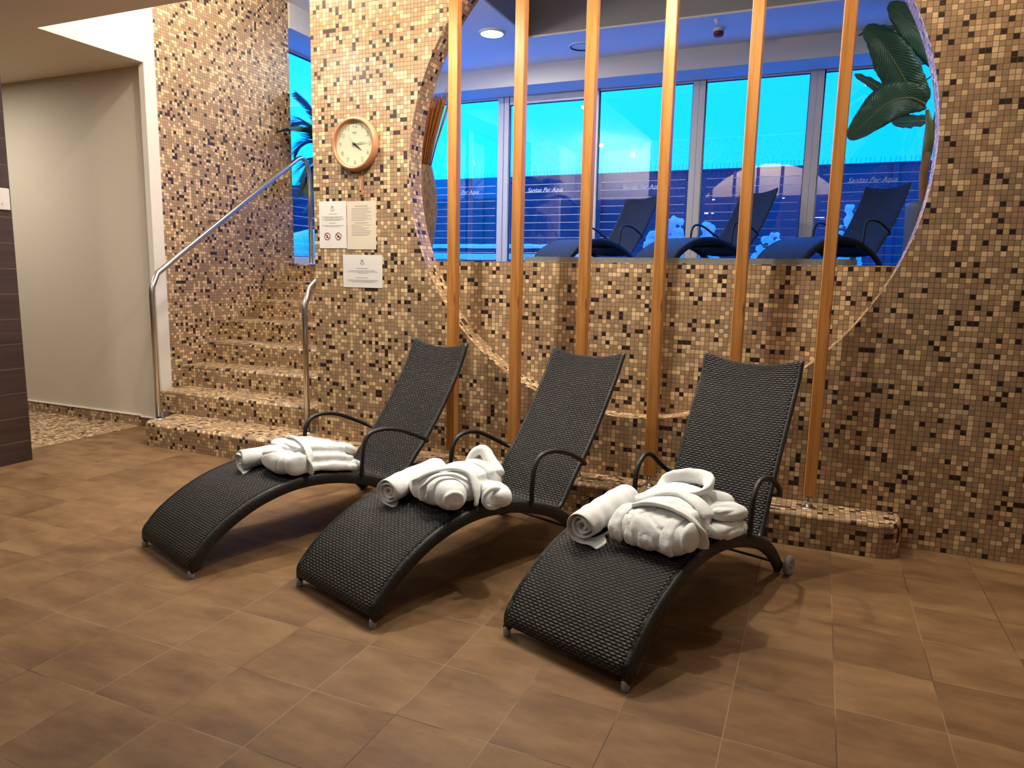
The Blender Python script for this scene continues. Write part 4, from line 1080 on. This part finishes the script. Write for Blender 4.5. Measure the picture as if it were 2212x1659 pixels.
# ------------------------------------------------------------------ lights
def light(kind, name, loc, energy, col, **kw):
    l = bpy.data.lights.new(name, kind); l.energy = energy; l.color = col
    for k, v in kw.items(): setattr(l, k, v)
    o = bpy.data.objects.new(name, l); C.objects.link(o); o.location = loc; return o
WARM = (1, .90, .74)
light('POINT', 'void_light', (.35, -.35, 3.72), 40, WARM, shadow_soft_size=.035)
light('POINT', 'void_light', (1.32, -.075, 3.70), 66, WARM, shadow_soft_size=.035)
light('POINT', 'void_light', (2.15, -.075, 3.70), 62, WARM, shadow_soft_size=.035)
light('POINT', 'void_light', (3.40, -.085, 3.70), 80, WARM, shadow_soft_size=.035)
light('POINT', 'void_light', (-.45, -.32, 3.72), 85, WARM, shadow_soft_size=.04)
def area(name, loc, energy, col, size, rot=(0, 0, 0)):
    o = light('AREA', name, loc, energy, col, shape='DISK', size=size); o.rotation_euler = rot; return o
for x_, e_ in ((-.2, 19), (1.08, 33), (2.36, 28)): area('edge_downlight', (x_, -.74, ZC-.01), e_, (1, .95, .84), .06)
area('lounge_lamp', (.6, -3.6, ZC-.02), 14, (1, .94, .84), .22)
area('lounge_lamp', (-1.0, -2.2, ZC-.02), 26, (1, .94, .84), .22)
area('lounge_lamp', (3.0, -5.2, ZC-.02), 4, (1, .94, .84), .22)
area('lounge_lamp', (4.7, -2.4, ZC-.02), 5, (1, .94, .84), .22)
area('corridor_lamp', (-3.6, -.9, ZC-.02), 42, (1, .95, .85), .2)
area('upper_light', (-.25, 3.285, ZV-.035), 60, (1, .93, .82), .2)
area('upper_light', (4.5, 3.0+.7, ZV-.03), 5, (1, .95, .85), .2)  # unseen extra light, added to brighten the banana plant
light('POINT', 'void_light', (-.8, .7, 3.75), 38, WARM, shadow_soft_size=.035)  # extra overhead fill, added to brighten the stair treads
light('POINT', 'upper_void_fill', (3.6, 1.3, 4.3), 16, (1, .95, .86), shadow_soft_size=.06)  # added fill in the void, lifts the dark banana leaves; no fitting there

wd = bpy.data.worlds.new('world'); SC.world = wd; wd.use_nodes = True; nt = wd.node_tree; nt.nodes.clear()
out = N(nt, 'ShaderNodeOutputWorld'); bg = N(nt, 'ShaderNodeBackground'); nt.links.new(bg.outputs[0], out.inputs[0])
tc = N(nt, 'ShaderNodeTexCoord'); sx = N(nt, 'ShaderNodeSeparateXYZ'); nt.links.new(tc.outputs['Generated'], sx.inputs[0])
mr = N(nt, 'ShaderNodeMapRange'); mr.inputs['From Min'].default_value = -.5; mr.inputs['From Max'].default_value = .25
nt.links.new(sx.outputs[0], mr.inputs['Value'])
cr = ramp(nt, mr.outputs[0], [(0, (.02, 1.15, .98)), (1, (.0, .76, .98))], 'LINEAR')
vmw = N(nt, 'ShaderNodeVectorMath', operation='MULTIPLY'); vmw.inputs[1].default_value = (1, 1, 5.2)
nt.links.new(cr, vmw.inputs[0]); nt.links.new(vmw.outputs[0], bg.inputs[0]); bg.inputs[1].default_value = 1.0

# ------------------------------------------------------------------ camera
cam = bpy.data.cameras.new('camera'); co = bpy.data.objects.new('camera', cam); C.objects.link(co); SC.camera = co
cam.sensor_width = 36; cam.sensor_fit = 'HORIZONTAL'; cam.lens = 24.93676
r_ = Vector((0.9179933449317721, 0.39611090052876136, 0.019605436574328974)); u_ = Vector((-0.07763245133392514, 0.13099681267104213, 0.9883385237710374)); f_ = Vector((-0.3889234129759509, 0.9088102054622414, -0.15100526244742707))
mt = Matrix.Identity(4)
for i in range(3): mt[i][0] = r_[i]; mt[i][1] = u_[i]; mt[i][2] = -f_[i]
mt[0][3], mt[1][3], mt[2][3] = 3.152268884135976, -3.94151175973628, 1.319969949943829
co.matrix_world = mt; cam.clip_start = .05; cam.clip_end = 200
vs_ = SC.view_settings; vs_.view_transform = 'Standard'; vs_.look = 'None'; vs_.exposure = 0; vs_.gamma = 1
vs_.use_curve_mapping = False
